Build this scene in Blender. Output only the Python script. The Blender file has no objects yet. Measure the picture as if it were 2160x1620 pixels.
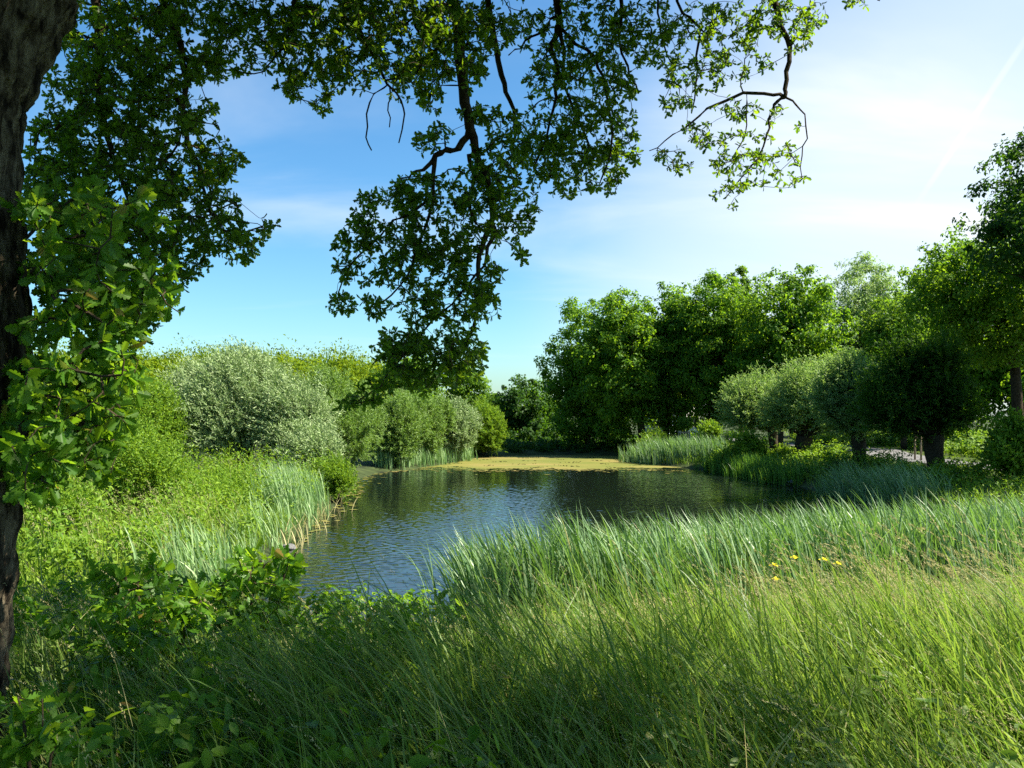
import bpy, math
import numpy as np
from mathutils import Vector

# ------------------------------------------------------------------ camera, sky, sun, exposure
sc = bpy.context.scene
col = sc.collection
R = math.radians
F = 1695.0                      # focal length in pixels of the 2160 px wide photograph
EYE = np.array([0.0, 0.0, 3.2])
PITCH = math.atan(65.0 / F)
cam = bpy.data.cameras.new("camera")
cam.sensor_width = 36.0
cam.lens = 36.0 * F / 2160.0
cam.clip_start = 0.05
cam.clip_end = 3000.0
cam_o = bpy.data.objects.new("camera", cam)
cam_o.location = EYE
cam_o.rotation_euler = (R(90) + PITCH, 0, 0)
col.objects.link(cam_o)
sc.camera = cam_o
sc.render.resolution_x, sc.render.resolution_y = 1024, 768

SUN_AZ, SUN_EL = 96.0, 51.0     # degrees clockwise from the view direction, degrees above the horizon
SUN = np.array([math.sin(R(SUN_AZ)) * math.cos(R(SUN_EL)), math.cos(R(SUN_AZ)) * math.cos(R(SUN_EL)), math.sin(R(SUN_EL))])
sun = bpy.data.lights.new("sun", 'SUN')
sun.energy = 5.0
sun.angle = R(0.53)
sun.color = (1.0, 0.92, 0.76)
sun_o = bpy.data.objects.new("sun", sun)
sun_o.rotation_euler = Vector(SUN).to_track_quat('Z', 'Y').to_euler()
sun_o.location = (30, 20, 40)
col.objects.link(sun_o)


def node(nt, kind, **kw):
    n = nt.nodes.new(kind)
    for k, v in kw.items():
        if k in n.inputs.keys() if isinstance(k, str) else False:
            n.inputs[k].default_value = v
        else:
            setattr(n, k, v)
    return n


def build_world():
    w = bpy.data.worlds.new("World")
    sc.world = w
    w.use_nodes = True
    nt = w.node_tree
    nt.nodes.clear()
    L = nt.links.new
    out = nt.nodes.new('ShaderNodeOutputWorld')
    bg = nt.nodes.new('ShaderNodeBackground')
    bg.inputs['Strength'].default_value = 0.058
    L(bg.outputs[0], out.inputs[0])
    sky = nt.nodes.new('ShaderNodeTexSky')
    sky.sky_type = 'NISHITA'
    sky.sun_disc = False
    sky.sun_elevation = R(SUN_EL)
    sky.sun_rotation = R(SUN_AZ)
    sky.altitude = 50
    sky.air_density = 1.0
    sky.dust_density = 1.2
    sky.ozone_density = 2.5
    hs = nt.nodes.new('ShaderNodeHueSaturation')
    hs.inputs['Saturation'].default_value = 1.22
    hs.inputs['Value'].default_value = 1.0
    L(sky.outputs[0], hs.inputs['Color'])
    tint = nt.nodes.new('ShaderNodeMixRGB'); tint.blend_type = 'MULTIPLY'; tint.inputs['Fac'].default_value = 1.0
    tint.inputs['Color2'].default_value = (0.84, 1.10, 1.10, 1)
    L(hs.outputs[0], tint.inputs['Color1'])
    # thin cirrus: streaky noise on the dome, thicker around one bank low at the right
    tc = nt.nodes.new('ShaderNodeTexCoord')
    sep = nt.nodes.new('ShaderNodeSeparateXYZ')
    L(tc.outputs['Generated'], sep.inputs[0])
    zz = nt.nodes.new('ShaderNodeMath'); zz.operation = 'ADD'; zz.inputs[1].default_value = 0.16
    L(sep.outputs['Z'], zz.inputs[0])
    dx = nt.nodes.new('ShaderNodeMath'); dx.operation = 'DIVIDE'
    dy = nt.nodes.new('ShaderNodeMath'); dy.operation = 'DIVIDE'
    L(sep.outputs['X'], dx.inputs[0]); L(zz.outputs[0], dx.inputs[1])
    L(sep.outputs['Y'], dy.inputs[0]); L(zz.outputs[0], dy.inputs[1])
    cmb = nt.nodes.new('ShaderNodeCombineXYZ')
    L(dx.outputs[0], cmb.inputs[0]); L(dy.outputs[0], cmb.inputs[1])
    mp = nt.nodes.new('ShaderNodeMapping')
    mp.inputs['Rotation'].default_value = (0, 0, R(38))
    mp.inputs['Scale'].default_value = (0.5, 1.25, 1)
    mp.inputs['Location'].default_value = (0.35, 1.1, 0)
    L(cmb.outputs[0], mp.inputs['Vector'])
    n1 = nt.nodes.new('ShaderNodeTexNoise')
    n1.inputs['Scale'].default_value = 1.0
    n1.inputs['Detail'].default_value = 7
    n1.inputs['Roughness'].default_value = 0.52
    n1.inputs['Distortion'].default_value = 0.5
    L(mp.outputs[0], n1.inputs['Vector'])
    # cosine of the angle to the middle of the white cirrus bank
    dot = nt.nodes.new('ShaderNodeVectorMath'); dot.operation = 'DOT_PRODUCT'
    bank = np.array([(2080 - 1080) / F, 1.0, (875 - 690) / F]); bank /= np.linalg.norm(bank)
    dot.inputs[1].default_value = tuple(bank)
    L(tc.outputs['Generated'], dot.inputs[0])
    mr = nt.nodes.new('ShaderNodeMapRange'); mr.interpolation_type = 'SMOOTHSTEP'
    mr.inputs['From Min'].default_value = 0.85
    mr.inputs['From Max'].default_value = 1.0
    mr.inputs['To Max'].default_value = 0.80
    L(dot.outputs['Value'], mr.inputs['Value'])
    nv = nt.nodes.new('ShaderNodeMapRange')
    nv.inputs['From Min'].default_value = 0.3; nv.inputs['From Max'].default_value = 0.7
    nv.inputs['To Min'].default_value = 0.72; nv.inputs['To Max'].default_value = 1.12
    L(n1.outputs['Fac'], nv.inputs['Value'])
    bk = nt.nodes.new('ShaderNodeMath'); bk.operation = 'MULTIPLY'
    L(mr.outputs[0], bk.inputs[0]); L(nv.outputs[0], bk.inputs[1])
    ws = nt.nodes.new('ShaderNodeMapRange'); ws.interpolation_type = 'SMOOTHSTEP'
    ws.inputs['From Min'].default_value = 0.50; ws.inputs['From Max'].default_value = 0.80
    ws.inputs['To Max'].default_value = 0.40
    L(n1.outputs['Fac'], ws.inputs['Value'])
    cr = nt.nodes.new('ShaderNodeMath'); cr.operation = 'ADD'; cr.use_clamp = True
    L(bk.outputs[0], cr.inputs[0]); L(ws.outputs[0], cr.inputs[1])
    # one old contrail, a band along a great circle between two directions
    def direction(px, py):
        v = np.array([(px - 1080) / F, 1.0, (875 - py) / F]); return v / np.linalg.norm(v)
    a, b = direction(2165, 95), direction(1990, 355)
    nrm = np.cross(a, b); nrm /= np.linalg.norm(nrm)
    mid = a + b; mid /= np.linalg.norm(mid)
    dn = nt.nodes.new('ShaderNodeVectorMath'); dn.operation = 'DOT_PRODUCT'
    dn.inputs[1].default_value = tuple(nrm)
    L(tc.outputs['Generated'], dn.inputs[0])
    ab = nt.nodes.new('ShaderNodeMath'); ab.operation = 'ABSOLUTE'
    L(dn.outputs['Value'], ab.inputs[0])
    band = nt.nodes.new('ShaderNodeMapRange'); band.interpolation_type = 'SMOOTHSTEP'
    band.inputs['From Min'].default_value = 0.0045
    band.inputs['From Max'].default_value = 0.001
    L(ab.outputs[0], band.inputs['Value'])
    dm = nt.nodes.new('ShaderNodeVectorMath'); dm.operation = 'DOT_PRODUCT'
    dm.inputs[1].default_value = tuple(mid)
    L(tc.outputs['Generated'], dm.inputs[0])
    ext = nt.nodes.new('ShaderNodeMapRange'); ext.interpolation_type = 'SMOOTHSTEP'
    ext.inputs['From Min'].default_value = math.cos(0.115)
    ext.inputs['From Max'].default_value = math.cos(0.05)
    L(dm.outputs['Value'], ext.inputs['Value'])
    bm = nt.nodes.new('ShaderNodeMath'); bm.operation = 'MULTIPLY'
    L(band.outputs[0], bm.inputs[0]); L(ext.outputs[0], bm.inputs[1])
    bm2 = nt.nodes.new('ShaderNodeMath'); bm2.operation = 'MULTIPLY'; bm2.inputs[1].default_value = 0.10
    L(bm.outputs[0], bm2.inputs[0])
    mx = nt.nodes.new('ShaderNodeMath'); mx.operation = 'ADD'; mx.use_clamp = True
    L(cr.outputs[0], mx.inputs[0]); L(bm2.outputs[0], mx.inputs[1])
    # only above the horizon
    up = nt.nodes.new('ShaderNodeMapRange')
    up.inputs['From Min'].default_value = -0.02
    up.inputs['From Max'].default_value = 0.03
    L(sep.outputs['Z'], up.inputs['Value'])
    fm = nt.nodes.new('ShaderNodeMath'); fm.operation = 'MULTIPLY'
    L(mx.outputs[0], fm.inputs[0]); L(up.outputs[0], fm.inputs[1])
    mix = nt.nodes.new('ShaderNodeMixRGB')
    mix.inputs['Color2'].default_value = (5.7, 5.95, 6.05, 1)
    L(fm.outputs[0], mix.inputs['Fac']); L(tint.outputs[0], mix.inputs['Color1'])
    L(mix.outputs[0], bg.inputs['Color'])


build_world()
sc.view_settings.view_transform = 'Standard'
sc.view_settings.look = 'None'
sc.view_settings.exposure = 1.8
sc.view_settings.gamma = 1.0
cy = sc.cycles
cy.use_denoising = False
cy.max_bounces = 6
cy.diffuse_bounces = 3
cy.glossy_bounces = 2
cy.transmission_bounces = 4
cy.transparent_max_bounces = 4
cy.caustics_reflective = False
cy.caustics_refractive = False
cy.sample_clamp_indirect = 4.0


# ------------------------------------------------------------------ helpers
def at(px, py, Y):
    """the point that the photograph shows at pixel (px, py) when it lies Y metres ahead"""
    u, v = (px - 1080) / F, (810 - py) / F
    c, s = math.cos(PITCH), math.sin(PITCH)
    d = np.array([u, c - v * s, s + v * c])
    return EYE + d * (Y / d[1])


def unit(v):
    n = np.linalg.norm(v, axis=-1, keepdims=True)
    return v / np.maximum(n, 1e-9)


def tag(o, label=None, cat=None, group=None, kind=None):
    if label: o['label'] = label
    if cat: o['category'] = cat
    if group: o['group'] = group
    if kind: o['kind'] = kind
    return o


def empty(name, loc, label, cat, group=None):
    o = bpy.data.objects.new(name, None)
    o.empty_display_size = 0.2
    o.location = [float(q) for q in loc]
    col.objects.link(o)
    return tag(o, label, cat, group)


def mesh(name, parts, mat, parent=None, smooth=False):
    """parts: list of (verts (n,3), faces (m,k)) in world space -> one mesh object"""
    V, loops, starts, totals, off, lo = [], [], [], [], 0, 0
    for v, fs in parts:
        v = np.asarray(v, dtype=np.float32)
        V.append(v)
        for f in (fs if isinstance(fs, list) else [fs]):
            f = np.asarray(f, dtype=np.int32)
            m, k = f.shape
            loops.append((f + off).ravel())
            starts.append(lo + np.arange(m, dtype=np.int32) * k)
            totals.append(np.full(m, k, dtype=np.int32))
            lo += m * k
        off += len(v)
    V = np.concatenate(V)
    base = np.zeros(3)
    if parent is not None:
        p = parent
        while p is not None:
            base += np.array(p.location); p = p.parent
    V = V - base.astype(np.float32)
    loops, starts, totals = np.concatenate(loops), np.concatenate(starts), np.concatenate(totals)
    me = bpy.data.meshes.new(name)
    me.vertices.add(len(V)); me.vertices.foreach_set('co', V.ravel())
    me.loops.add(len(loops)); me.loops.foreach_set('vertex_index', loops)
    me.polygons.add(len(starts)); me.polygons.foreach_set('loop_start', starts)
    me.polygons.foreach_set('loop_total', totals)
    if smooth:
        me.polygons.foreach_set('use_smooth', np.ones(len(starts), dtype=bool))
    me.update(calc_edges=True)
    me.materials.append(mat)
    o = bpy.data.objects.new(name, me)
    col.objects.link(o)
    if parent is not None: o.parent = parent
    return o


# leaf templates: (u along, v across, w up), faces
def T_kite():
    return np.array([[0, 0, 0], [.42, .5, .07], [1, 0, -.05], [.42, -.5, .07]]), [np.array([[0, 1, 2], [0, 2, 3]])]


def T_lance():
    return np.array([[0, 0, 0], [.3, .5, .05], [.7, .36, .02], [1, 0, -.10], [.7, -.36, .02], [.3, -.5, .05]]), [np.array([[0, 1, 2, 3], [0, 3, 4, 5]])]


def T_ovate():
    return np.array([[0, 0, 0], [.18, .36, .03], [.45, .5, .03], [.78, .3, -.02], [1, 0, -.12], [.78, -.3, -.02], [.45, -.5, .03], [.18, -.36, .03]]), [np.array([[0, 1, 2, 3, 4], [0, 4, 5, 6, 7]])]


def T_oak(fine=True):
    if fine:
        half = [(.10, .02), (.20, .10), (.27, .27), (.34, .30), (.38, .17), (.46, .40), (.54, .44), (.57, .24), (.67, .47), (.76, .45), (.77, .27), (.87, .34), (.93, .26), (.94, .12)]
    else:
        half = [(.12, .03), (.28, .30), (.38, .16), (.52, .45), (.58, .24), (.74, .47), (.78, .26), (.92, .26)]
    n = len(half)
    v = [(0, 0, 0)] + [(u, h, .22 * h - .10 * u * u) for u, h in half] + [(1.0, 0, -.12)] + [(u, -h, .22 * h - .10 * u * u) for u, h in half[::-1]]
    v = np.array(v)
    f = np.array([[0] + list(range(1, n + 2)), [0] + list(range(n + 1, 2 * n + 2))])
    return v, [f]


KITE, LANCE, OVATE, OAKF, OAKC = T_kite(), T_lance(), T_ovate(), T_oak(True), T_oak(False)


def leaves(pos, axis, nrm, length, width, T):
    tv, tf = T
    N = len(pos)
    axis = unit(axis)
    side = unit(np.cross(nrm, axis))
    n2 = np.cross(axis, side)
    L = np.broadcast_to(np.asarray(length, float), (N,))[:, None, None]
    W = np.broadcast_to(np.asarray(width, float), (N,))[:, None, None]
    v = pos[:, None, :] + axis[:, None, :] * (tv[None, :, 0:1] * L) + side[:, None, :] * (tv[None, :, 1:2] * W) + n2[:, None, :] * (tv[None, :, 2:3] * L)
    k = len(tv)
    faces = [(f[None] + (np.arange(N) * k)[:, None, None]).reshape(-1, f.shape[1]) for f in tf]
    return v.reshape(-1, 3), faces


def blades(base, h, w, lean, ang, rng, seg=5, power=1.9, wang=None, tipw=0.0):
    """grass or reed blades: base (N,3), leaning LEAN*h towards horizontal angle ANG"""
    N = len(base)
    t = np.linspace(0, 1, seg + 1)
    d = np.stack([np.cos(ang), np.sin(ang), np.zeros(N)], 1)
    wa = rng.uniform(0, 2 * np.pi, N) if wang is None else wang
    wv = np.stack([np.cos(wa), np.sin(wa), np.zeros(N)], 1)
    tt = t[None, :, None]
    hh, ll = h[:, None, None], lean[:, None, None]
    up = np.array([0, 0, 1.0])[None, None]
    P = base[:, None, :] + up * hh * (tt - 0.38 * ll * ll * tt ** 2.4) + d[:, None, :] * hh * ll * (0.25 * tt + 0.75 * tt ** power)
    prof = (np.minimum(1, 0.55 + 1.6 * t) * (1 - t ** 3.0) ** 0.8 + tipw * 0)[None, :, None]
    off = wv[:, None, :] * (w[:, None, None] * 0.5 * prof)
    A, B = P + off, P - off
    V = np.stack([A, B], 2).reshape(N, -1, 3)
    k = 2 * (seg + 1)
    f = np.array([[2 * i, 2 * i + 1, 2 * i + 3, 2 * i + 2] for i in range(seg)])
    faces = (f[None] + (np.arange(N) * k)[:, None, None]).reshape(-1, 4)
    return (V.reshape(-1, 3), faces), P


def frames(tan):
    ref = np.where(np.abs(tan[:, 0:1]) < 0.85, np.array([[1.0, 0, 0]]), np.array([[0, 1.0, 0]]))
    a = unit(np.cross(tan, ref))
    return a, np.cross(tan, a)


def edges_tube(p0, p1, r0, r1, t0, t1, sides):
    """one prism per edge"""
    N = len(p0)
    th = np.arange(sides) * 2 * np.pi / sides
    c, s = np.cos(th)[None, :, None], np.sin(th)[None, :, None]
    a0, b0 = frames(t0); a1, b1 = frames(t1)
    R0 = p0[:, None] + (a0[:, None] * c + b0[:, None] * s) * r0[:, None, None]
    R1 = p1[:, None] + (a1[:, None] * c + b1[:, None] * s) * r1[:, None, None]
    V = np.concatenate([R0, R1], 1).reshape(-1, 3)
    i = np.arange(sides); j = (i + 1) % sides
    f = np.stack([i, j, j + sides, i + sides], 1)
    faces = (f[None] + (np.arange(N) * 2 * sides)[:, None, None]).reshape(-1, 4)
    return V, faces


def tube(P, r, sides=8, bump=None):
    """a smooth tapered tube along the points P"""
    P = np.asarray(P, float); r = np.asarray(r, float)
    tan = unit(np.gradient(P, axis=0))
    a, b = frames(tan)
    for i in range(1, len(P)):
        v = a[i - 1] - tan[i] * np.dot(a[i - 1], tan[i])
        a[i] = v / np.linalg.norm(v); b[i] = np.cross(tan[i], a[i])
    th = np.arange(sides) * 2 * np.pi / sides
    rr = r[:, None] * np.ones((1, sides))
    if bump is not None: rr = rr * bump(np.arange(len(P))[:, None], th[None, :])
    V = P[:, None] + a[:, None] * (np.cos(th)[None, :, None] * rr[..., None]) + b[:, None] * (np.sin(th)[None, :, None] * rr[..., None])
    n = len(P)
    i = np.arange(n - 1)[:, None] * sides; j = np.arange(sides)[None]; j2 = (j + 1) % sides
    f = np.stack([i + j, i + j2, i + sides + j2, i + sides + j], -1).reshape(-1, 4)
    caps = [np.arange(sides)[::-1][None], (np.arange(sides) + (n - 1) * sides)[None]]
    return V.reshape(-1, 3), [f] + caps


def resample(P, r, step):
    P = np.asarray(P, float); r = np.asarray(r, float)
    # Catmull-Rom through the given points
    Q = np.vstack([2 * P[0] - P[1], P, 2 * P[-1] - P[-2]])
    op, orr = [], []
    for i in range(len(P) - 1):
        p0, p1, p2, p3 = Q[i:i + 4]
        n = max(2, int(np.linalg.norm(p2 - p1) / step))
        for t in np.linspace(0, 1, n, endpoint=False):
            op.append(0.5 * ((2 * p1) + (-p0 + p2) * t + (2 * p0 - 5 * p1 + 4 * p2 - p3) * t * t + (-p0 + 3 * p1 - 3 * p2 + p3) * t ** 3))
            orr.append(r[i] * (1 - t) + r[i + 1] * t)
    op.append(P[-1]); orr.append(r[-1])
    return np.array(op), np.array(orr)


def box(x0, x1, y0, y1, z0, z1):
    v = np.array([[x, y, z] for z in (z0, z1) for y in (y0, y1) for x in (x0, x1)], float)
    f = np.array([[0, 2, 3, 1], [4, 5, 7, 6], [0, 1, 5, 4], [2, 6, 7, 3], [0, 4, 6, 2], [1, 3, 7, 5]])
    return v, [f]


def turned(part, origin, ang):
    v, f = part
    c, s = math.cos(ang), math.sin(ang)
    w = v.copy()
    w[:, 0] = c * v[:, 0] - s * v[:, 1] + origin[0]
    w[:, 1] = s * v[:, 0] + c * v[:, 1] + origin[1]
    w[:, 2] = v[:, 2] + origin[2]
    return w, f


# ------------------------------------------------------------------ materials
def new_mat(name):
    m = bpy.data.materials.new(name)
    m.use_nodes = True
    nt = m.node_tree
    nt.nodes.clear()
    out = nt.nodes.new('ShaderNodeOutputMaterial')
    return m, nt, out


def leaf_mat(name, c1, c2, t1, t2, tw=0.42, rough=0.45, spec=0.35, c3=None):
    """a leaf: reflecting skin plus light let through; every leaf has its own tint"""
    m, nt, out = new_mat(name)
    L = nt.links.new
    geo = nt.nodes.new('ShaderNodeNewGeometry')
    def ramp(a, b, c=None):
        cr = nt.nodes.new('ShaderNodeValToRGB')
        cr.color_ramp.elements[0].color = (*a, 1)
        cr.color_ramp.elements[1].color = (*b, 1)
        if c is not None:
            cr.color_ramp.elements[1].position = 0.97
            e = cr.color_ramp.elements.new(0.993); e.color = (*c, 1)
        L(geo.outputs['Random Per Island'], cr.inputs['Fac'])
        return cr
    r1, r2 = ramp(c1, c2, c3), ramp(t1, t2)
    pb = nt.nodes.new('ShaderNodeBsdfPrincipled')
    pb.inputs['Roughness'].default_value = rough
    pb.inputs['Specular IOR Level'].default_value = spec
    tr = nt.nodes.new('ShaderNodeBsdfTranslucent')
    L(r1.outputs[0], pb.inputs['Base Color']); L(r2.outputs[0], tr.inputs['Color'])
    mx = nt.nodes.new('ShaderNodeMixShader')
    mx.inputs[0].default_value = tw
    L(pb.outputs[0], mx.inputs[1]); L(tr.outputs[0], mx.inputs[2])
    L(mx.outputs[0], out.inputs[0])
    return m


def noise_mat(name, stops, scale, rough=0.9, bump=0.3, detail=6, stretch=(1, 1, 1), spec=0.2, bscale=None):
    m, nt, out = new_mat(name)
    L = nt.links.new
    tc = nt.nodes.new('ShaderNodeTexCoord')
    mp = nt.nodes.new('ShaderNodeMapping'); mp.inputs['Scale'].default_value = stretch
    L(tc.outputs['Object'], mp.inputs[0])
    n = nt.nodes.new('ShaderNodeTexNoise')
    n.inputs['Scale'].default_value = scale; n.inputs['Detail'].default_value = detail; n.inputs['Roughness'].default_value = 0.62
    L(mp.outputs[0], n.inputs['Vector'])
    cr = nt.nodes.new('ShaderNodeValToRGB')
    els = cr.color_ramp.elements
    els[0].position, els[0].color = stops[0][0], (*stops[0][1], 1)
    els[1].position, els[1].color = stops[-1][0], (*stops[-1][1], 1)
    for p, c in stops[1:-1]:
        e = els.new(p); e.color = (*c, 1)
    L(n.outputs['Fac'], cr.inputs['Fac'])
    pb = nt.nodes.new('ShaderNodeBsdfPrincipled')
    pb.inputs['Roughness'].default_value = rough; pb.inputs['Specular IOR Level'].default_value = spec
    L(cr.outputs[0], pb.inputs['Base Color'])
    if bump:
        n2 = nt.nodes.new('ShaderNodeTexNoise')
        n2.inputs['Scale'].default_value = bscale or scale * 2.5; n2.inputs['Detail'].default_value = 5
        L(mp.outputs[0], n2.inputs['Vector'])
        b = nt.nodes.new('ShaderNodeBump'); b.inputs['Strength'].default_value = bump; b.inputs['Distance'].default_value = 0.04
        L(n2.outputs['Fac'], b.inputs['Height']); L(b.outputs[0], pb.inputs['Normal'])
    L(pb.outputs[0], out.inputs[0])
    return m


def water_mat():
    m, nt, out = new_mat("pond_water")
    L = nt.links.new
    tc = nt.nodes.new('ShaderNodeTexCoord')
    pb = nt.nodes.new('ShaderNodeBsdfPrincipled')
    pb.inputs['Base Color'].default_value = (0.005, 0.008, 0.006, 1)
    pb.inputs['Roughness'].default_value = 0.02
    pb.inputs['IOR'].default_value = 1.333
    hs = []
    for sc_, st, wgt in ((3.0, (0.6, 1.3, 1), 1.0), (8.5, (0.6, 1.3, 1), 0.42), (0.5, (1, 1, 1), 0.0)):
        mp = nt.nodes.new('ShaderNodeMapping'); mp.inputs['Scale'].default_value = st
        mp.inputs['Rotation'].default_value = (0, 0, R(12))
        L(tc.outputs['Object'], mp.inputs[0])
        n = nt.nodes.new('ShaderNodeTexNoise'); n.inputs['Scale'].default_value = sc_; n.inputs['Detail'].default_value = 1.5
        n.inputs['Distortion'].default_value = 0.6
        L(mp.outputs[0], n.inputs['Vector'])
        hs.append((n, wgt))
    mul = nt.nodes.new('ShaderNodeMath'); mul.operation = 'MULTIPLY_ADD'
    L(hs[1][0].outputs['Fac'], mul.inputs[0]); mul.inputs[1].default_value = 0.42
    L(hs[0][0].outputs['Fac'], mul.inputs[2])
    # gusts: ripples are stronger in some patches than in others
    gust = nt.nodes.new('ShaderNodeMapRange')
    gust.inputs['From Min'].default_value = 0.35; gust.inputs['From Max'].default_value = 0.65
    gust.inputs['To Min'].default_value = 0.35; gust.inputs['To Max'].default_value = 1.0
    L(hs[2][0].outputs['Fac'], gust.inputs['Value'])
    b = nt.nodes.new('ShaderNodeBump'); b.inputs['Distance'].default_value = 0.004
    b.inputs['Strength'].default_value = 1.0
    m2 = nt.nodes.new('ShaderNodeMath'); m2.operation = 'MULTIPLY'
    L(mul.outputs[0], m2.inputs[0]); L(gust.outputs[0], m2.inputs[1])
    L(m2.outputs[0], b.inputs['Height'])
    L(b.outputs[0], pb.inputs['Normal'])
    L(pb.outputs[0], out.inputs[0])
    return m


def plain_mat(name, c, rough=0.5, metal=0.0, spec=0.5, coat=0.0):
    m, nt, out = new_mat(name)
    pb = nt.nodes.new('ShaderNodeBsdfPrincipled')
    tc = nt.nodes.new('ShaderNodeTexCoord')
    n = nt.nodes.new('ShaderNodeTexNoise'); n.inputs['Scale'].default_value = 6; n.inputs['Detail'].default_value = 4
    nt.links.new(tc.outputs['Object'], n.inputs['Vector'])
    mx = nt.nodes.new('ShaderNodeMixRGB')
    mx.inputs['Color1'].default_value = (*[q * 0.86 for q in c], 1); mx.inputs['Color2'].default_value = (*c, 1)
    nt.links.new(n.outputs['Fac'], mx.inputs['Fac']); nt.links.new(mx.outputs[0], pb.inputs['Base Color'])
    pb.inputs['Roughness'].default_value = rough; pb.inputs['Metallic'].default_value = metal
    pb.inputs['Specular IOR Level'].default_value = spec; pb.inputs['Coat Weight'].default_value = coat
    nt.links.new(pb.outputs[0], out.inputs[0])
    return m


M = {}
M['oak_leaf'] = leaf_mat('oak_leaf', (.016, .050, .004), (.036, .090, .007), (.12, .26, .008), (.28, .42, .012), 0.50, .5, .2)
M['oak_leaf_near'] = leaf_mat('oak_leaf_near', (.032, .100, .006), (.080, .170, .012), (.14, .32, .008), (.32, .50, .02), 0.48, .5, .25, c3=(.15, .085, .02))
M['bark'] = noise_mat('oak_bark', [(.38, (.008, .006, .004)), (.47, (.040, .031, .020)), (.66, (.135, .112, .074))], 22, .95, 1.0, 10, (1, 1, .30), .1, 40)
M['twig'] = noise_mat('twig_bark', [(.35, (.020, .015, .009)), (.7, (.070, .054, .034))], 20, .95, .4, 4, (1, 1, .5), .1)
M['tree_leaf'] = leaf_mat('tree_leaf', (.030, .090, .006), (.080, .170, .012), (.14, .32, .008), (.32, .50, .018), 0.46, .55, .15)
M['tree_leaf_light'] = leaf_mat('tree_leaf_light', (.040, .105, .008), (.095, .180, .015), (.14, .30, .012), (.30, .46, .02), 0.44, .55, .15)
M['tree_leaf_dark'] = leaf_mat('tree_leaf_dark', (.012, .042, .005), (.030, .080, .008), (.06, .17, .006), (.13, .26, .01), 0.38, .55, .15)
M['willow_leaf'] = leaf_mat('willow_leaf', (.16, .25, .08), (.34, .43, .21), (.14, .26, .04), (.26, .36, .11), 0.30, .45, .3)
M['green_willow_leaf'] = leaf_mat('green_willow_leaf', (.07, .155, .022), (.20, .30, .075), (.14, .28, .02), (.26, .40, .04), 0.34, .5, .3)
M['pollard_leaf'] = leaf_mat('pollard_leaf', (.115, .215, .050), (.280, .385, .140), (.16, .31, .04), (.32, .44, .08), 0.44, .5, .3)
M['scrub_leaf'] = leaf_mat('scrub_leaf', (.055, .115, .005), (.150, .215, .008), (.17, .28, .005), (.30, .38, .01), 0.36, .6, .1)
M['bush_leaf'] = leaf_mat('bush_leaf', (.056, .135, .009), (.165, .265, .022), (.16, .33, .010), (.32, .46, .025), 0.38, .55, .2)
M['grass'] = leaf_mat('grass_blade', (.034, .088, .012), (.150, .225, .045), (.14, .29, .018), (.34, .46, .06), 0.40, .45, .25, c3=(.36, .30, .13))
M['meadow'] = leaf_mat('meadow_blade', (.075, .165, .010), (.235, .335, .035), (.14, .29, .012), (.30, .42, .03), 0.38, .5, .2)
M['straw'] = leaf_mat('grass_stalk', (.140, .165, .045), (.430, .400, .200), (.20, .24, .04), (.38, .38, .12), 0.30, .5, .25)
M['seed'] = leaf_mat('seed_head', (.24, .21, .085), (.50, .46, .24), (.34, .30, .10), (.48, .44, .19), 0.35, .55, .2)
M['reed'] = leaf_mat('reed_blade', (.050, .130, .045), (.260, .370, .195), (.12, .27, .02), (.24, .40, .06), 0.34, .40, .35, c3=(.34, .28, .12))
M['reed_pale'] = leaf_mat('reed_blade_pale', (.110, .220, .070), (.300, .420, .190), (.14, .30, .05), (.26, .40, .10), 0.32, .42, .3)
M['reed_dark'] = leaf_mat('iris_blade', (.030, .095, .010), (.085, .190, .025), (.12, .29, .02), (.22, .40, .03), 0.38, .4, .35)
M['ground'] = noise_mat('soil', [(.3, (.012, .016, .006)), (.55, (.030, .045, .012)), (.8, (.055, .070, .022))], 1.3, .95, .4, 7)
M['path'] = noise_mat('path_asphalt', [(.3, (.085, .083, .088)), (.7, (.145, .142, .145))], 2.2, .85, .15, 8)
M['algae'] = noise_mat('duckweed_mat', [(.32, (.065, .095, .012)), (.49, (.120, .120, .024)), (.68, (.200, .145, .050))], .16, .8, .2, 8, (.7, 1.3, 1), .2, 9)
M['stone'] = noise_mat('stone', [(.3, (.07, .07, .07)), (.7, (.17, .17, .17))], 12, .8, .5)
M['wood'] = noise_mat('weathered_wood', [(.3, (.16, .12, .075)), (.7, (.36, .29, .20))], 14, .8, .4, 5, (1, 1, .2))
M['wall'] = noise_mat('house_render', [(.3, (.60, .59, .56)), (.7, (.74, .73, .70))], 3, .9, .1)
M['roof'] = noise_mat('roof_tile', [(.3, (.16, .07, .05)), (.7, (.26, .11, .07))], 5, .8, .4)
M['paint'] = plain_mat('car_paint', (.80, .80, .80), .25, 0, .5, .6)
M['glass'] = plain_mat('dark_glass', (.03, .035, .04), .06)
M['rubber'] = plain_mat('rubber', (.02, .02, .02), .8)
M['rim'] = plain_mat('rim_metal', (.5, .5, .52), .35, .9)
M['petal'] = leaf_mat('iris_petal', (.86, .70, .015), (.90, .78, .04), (.7, .5, .01), (.8, .6, .02), .35, .5, .3)
M['feather'] = noise_mat('feather', [(.35, (.30, .31, .34)), (.6, (.70, .70, .72))], 7, .8, .2)
M['lamp'] = plain_mat('lamp_lens', (.7, .7, .65), .1)
M['white'] = noise_mat('pale_board', [(.3, (.42, .38, .30)), (.7, (.62, .58, .48))], 9, .7, .2)

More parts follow.
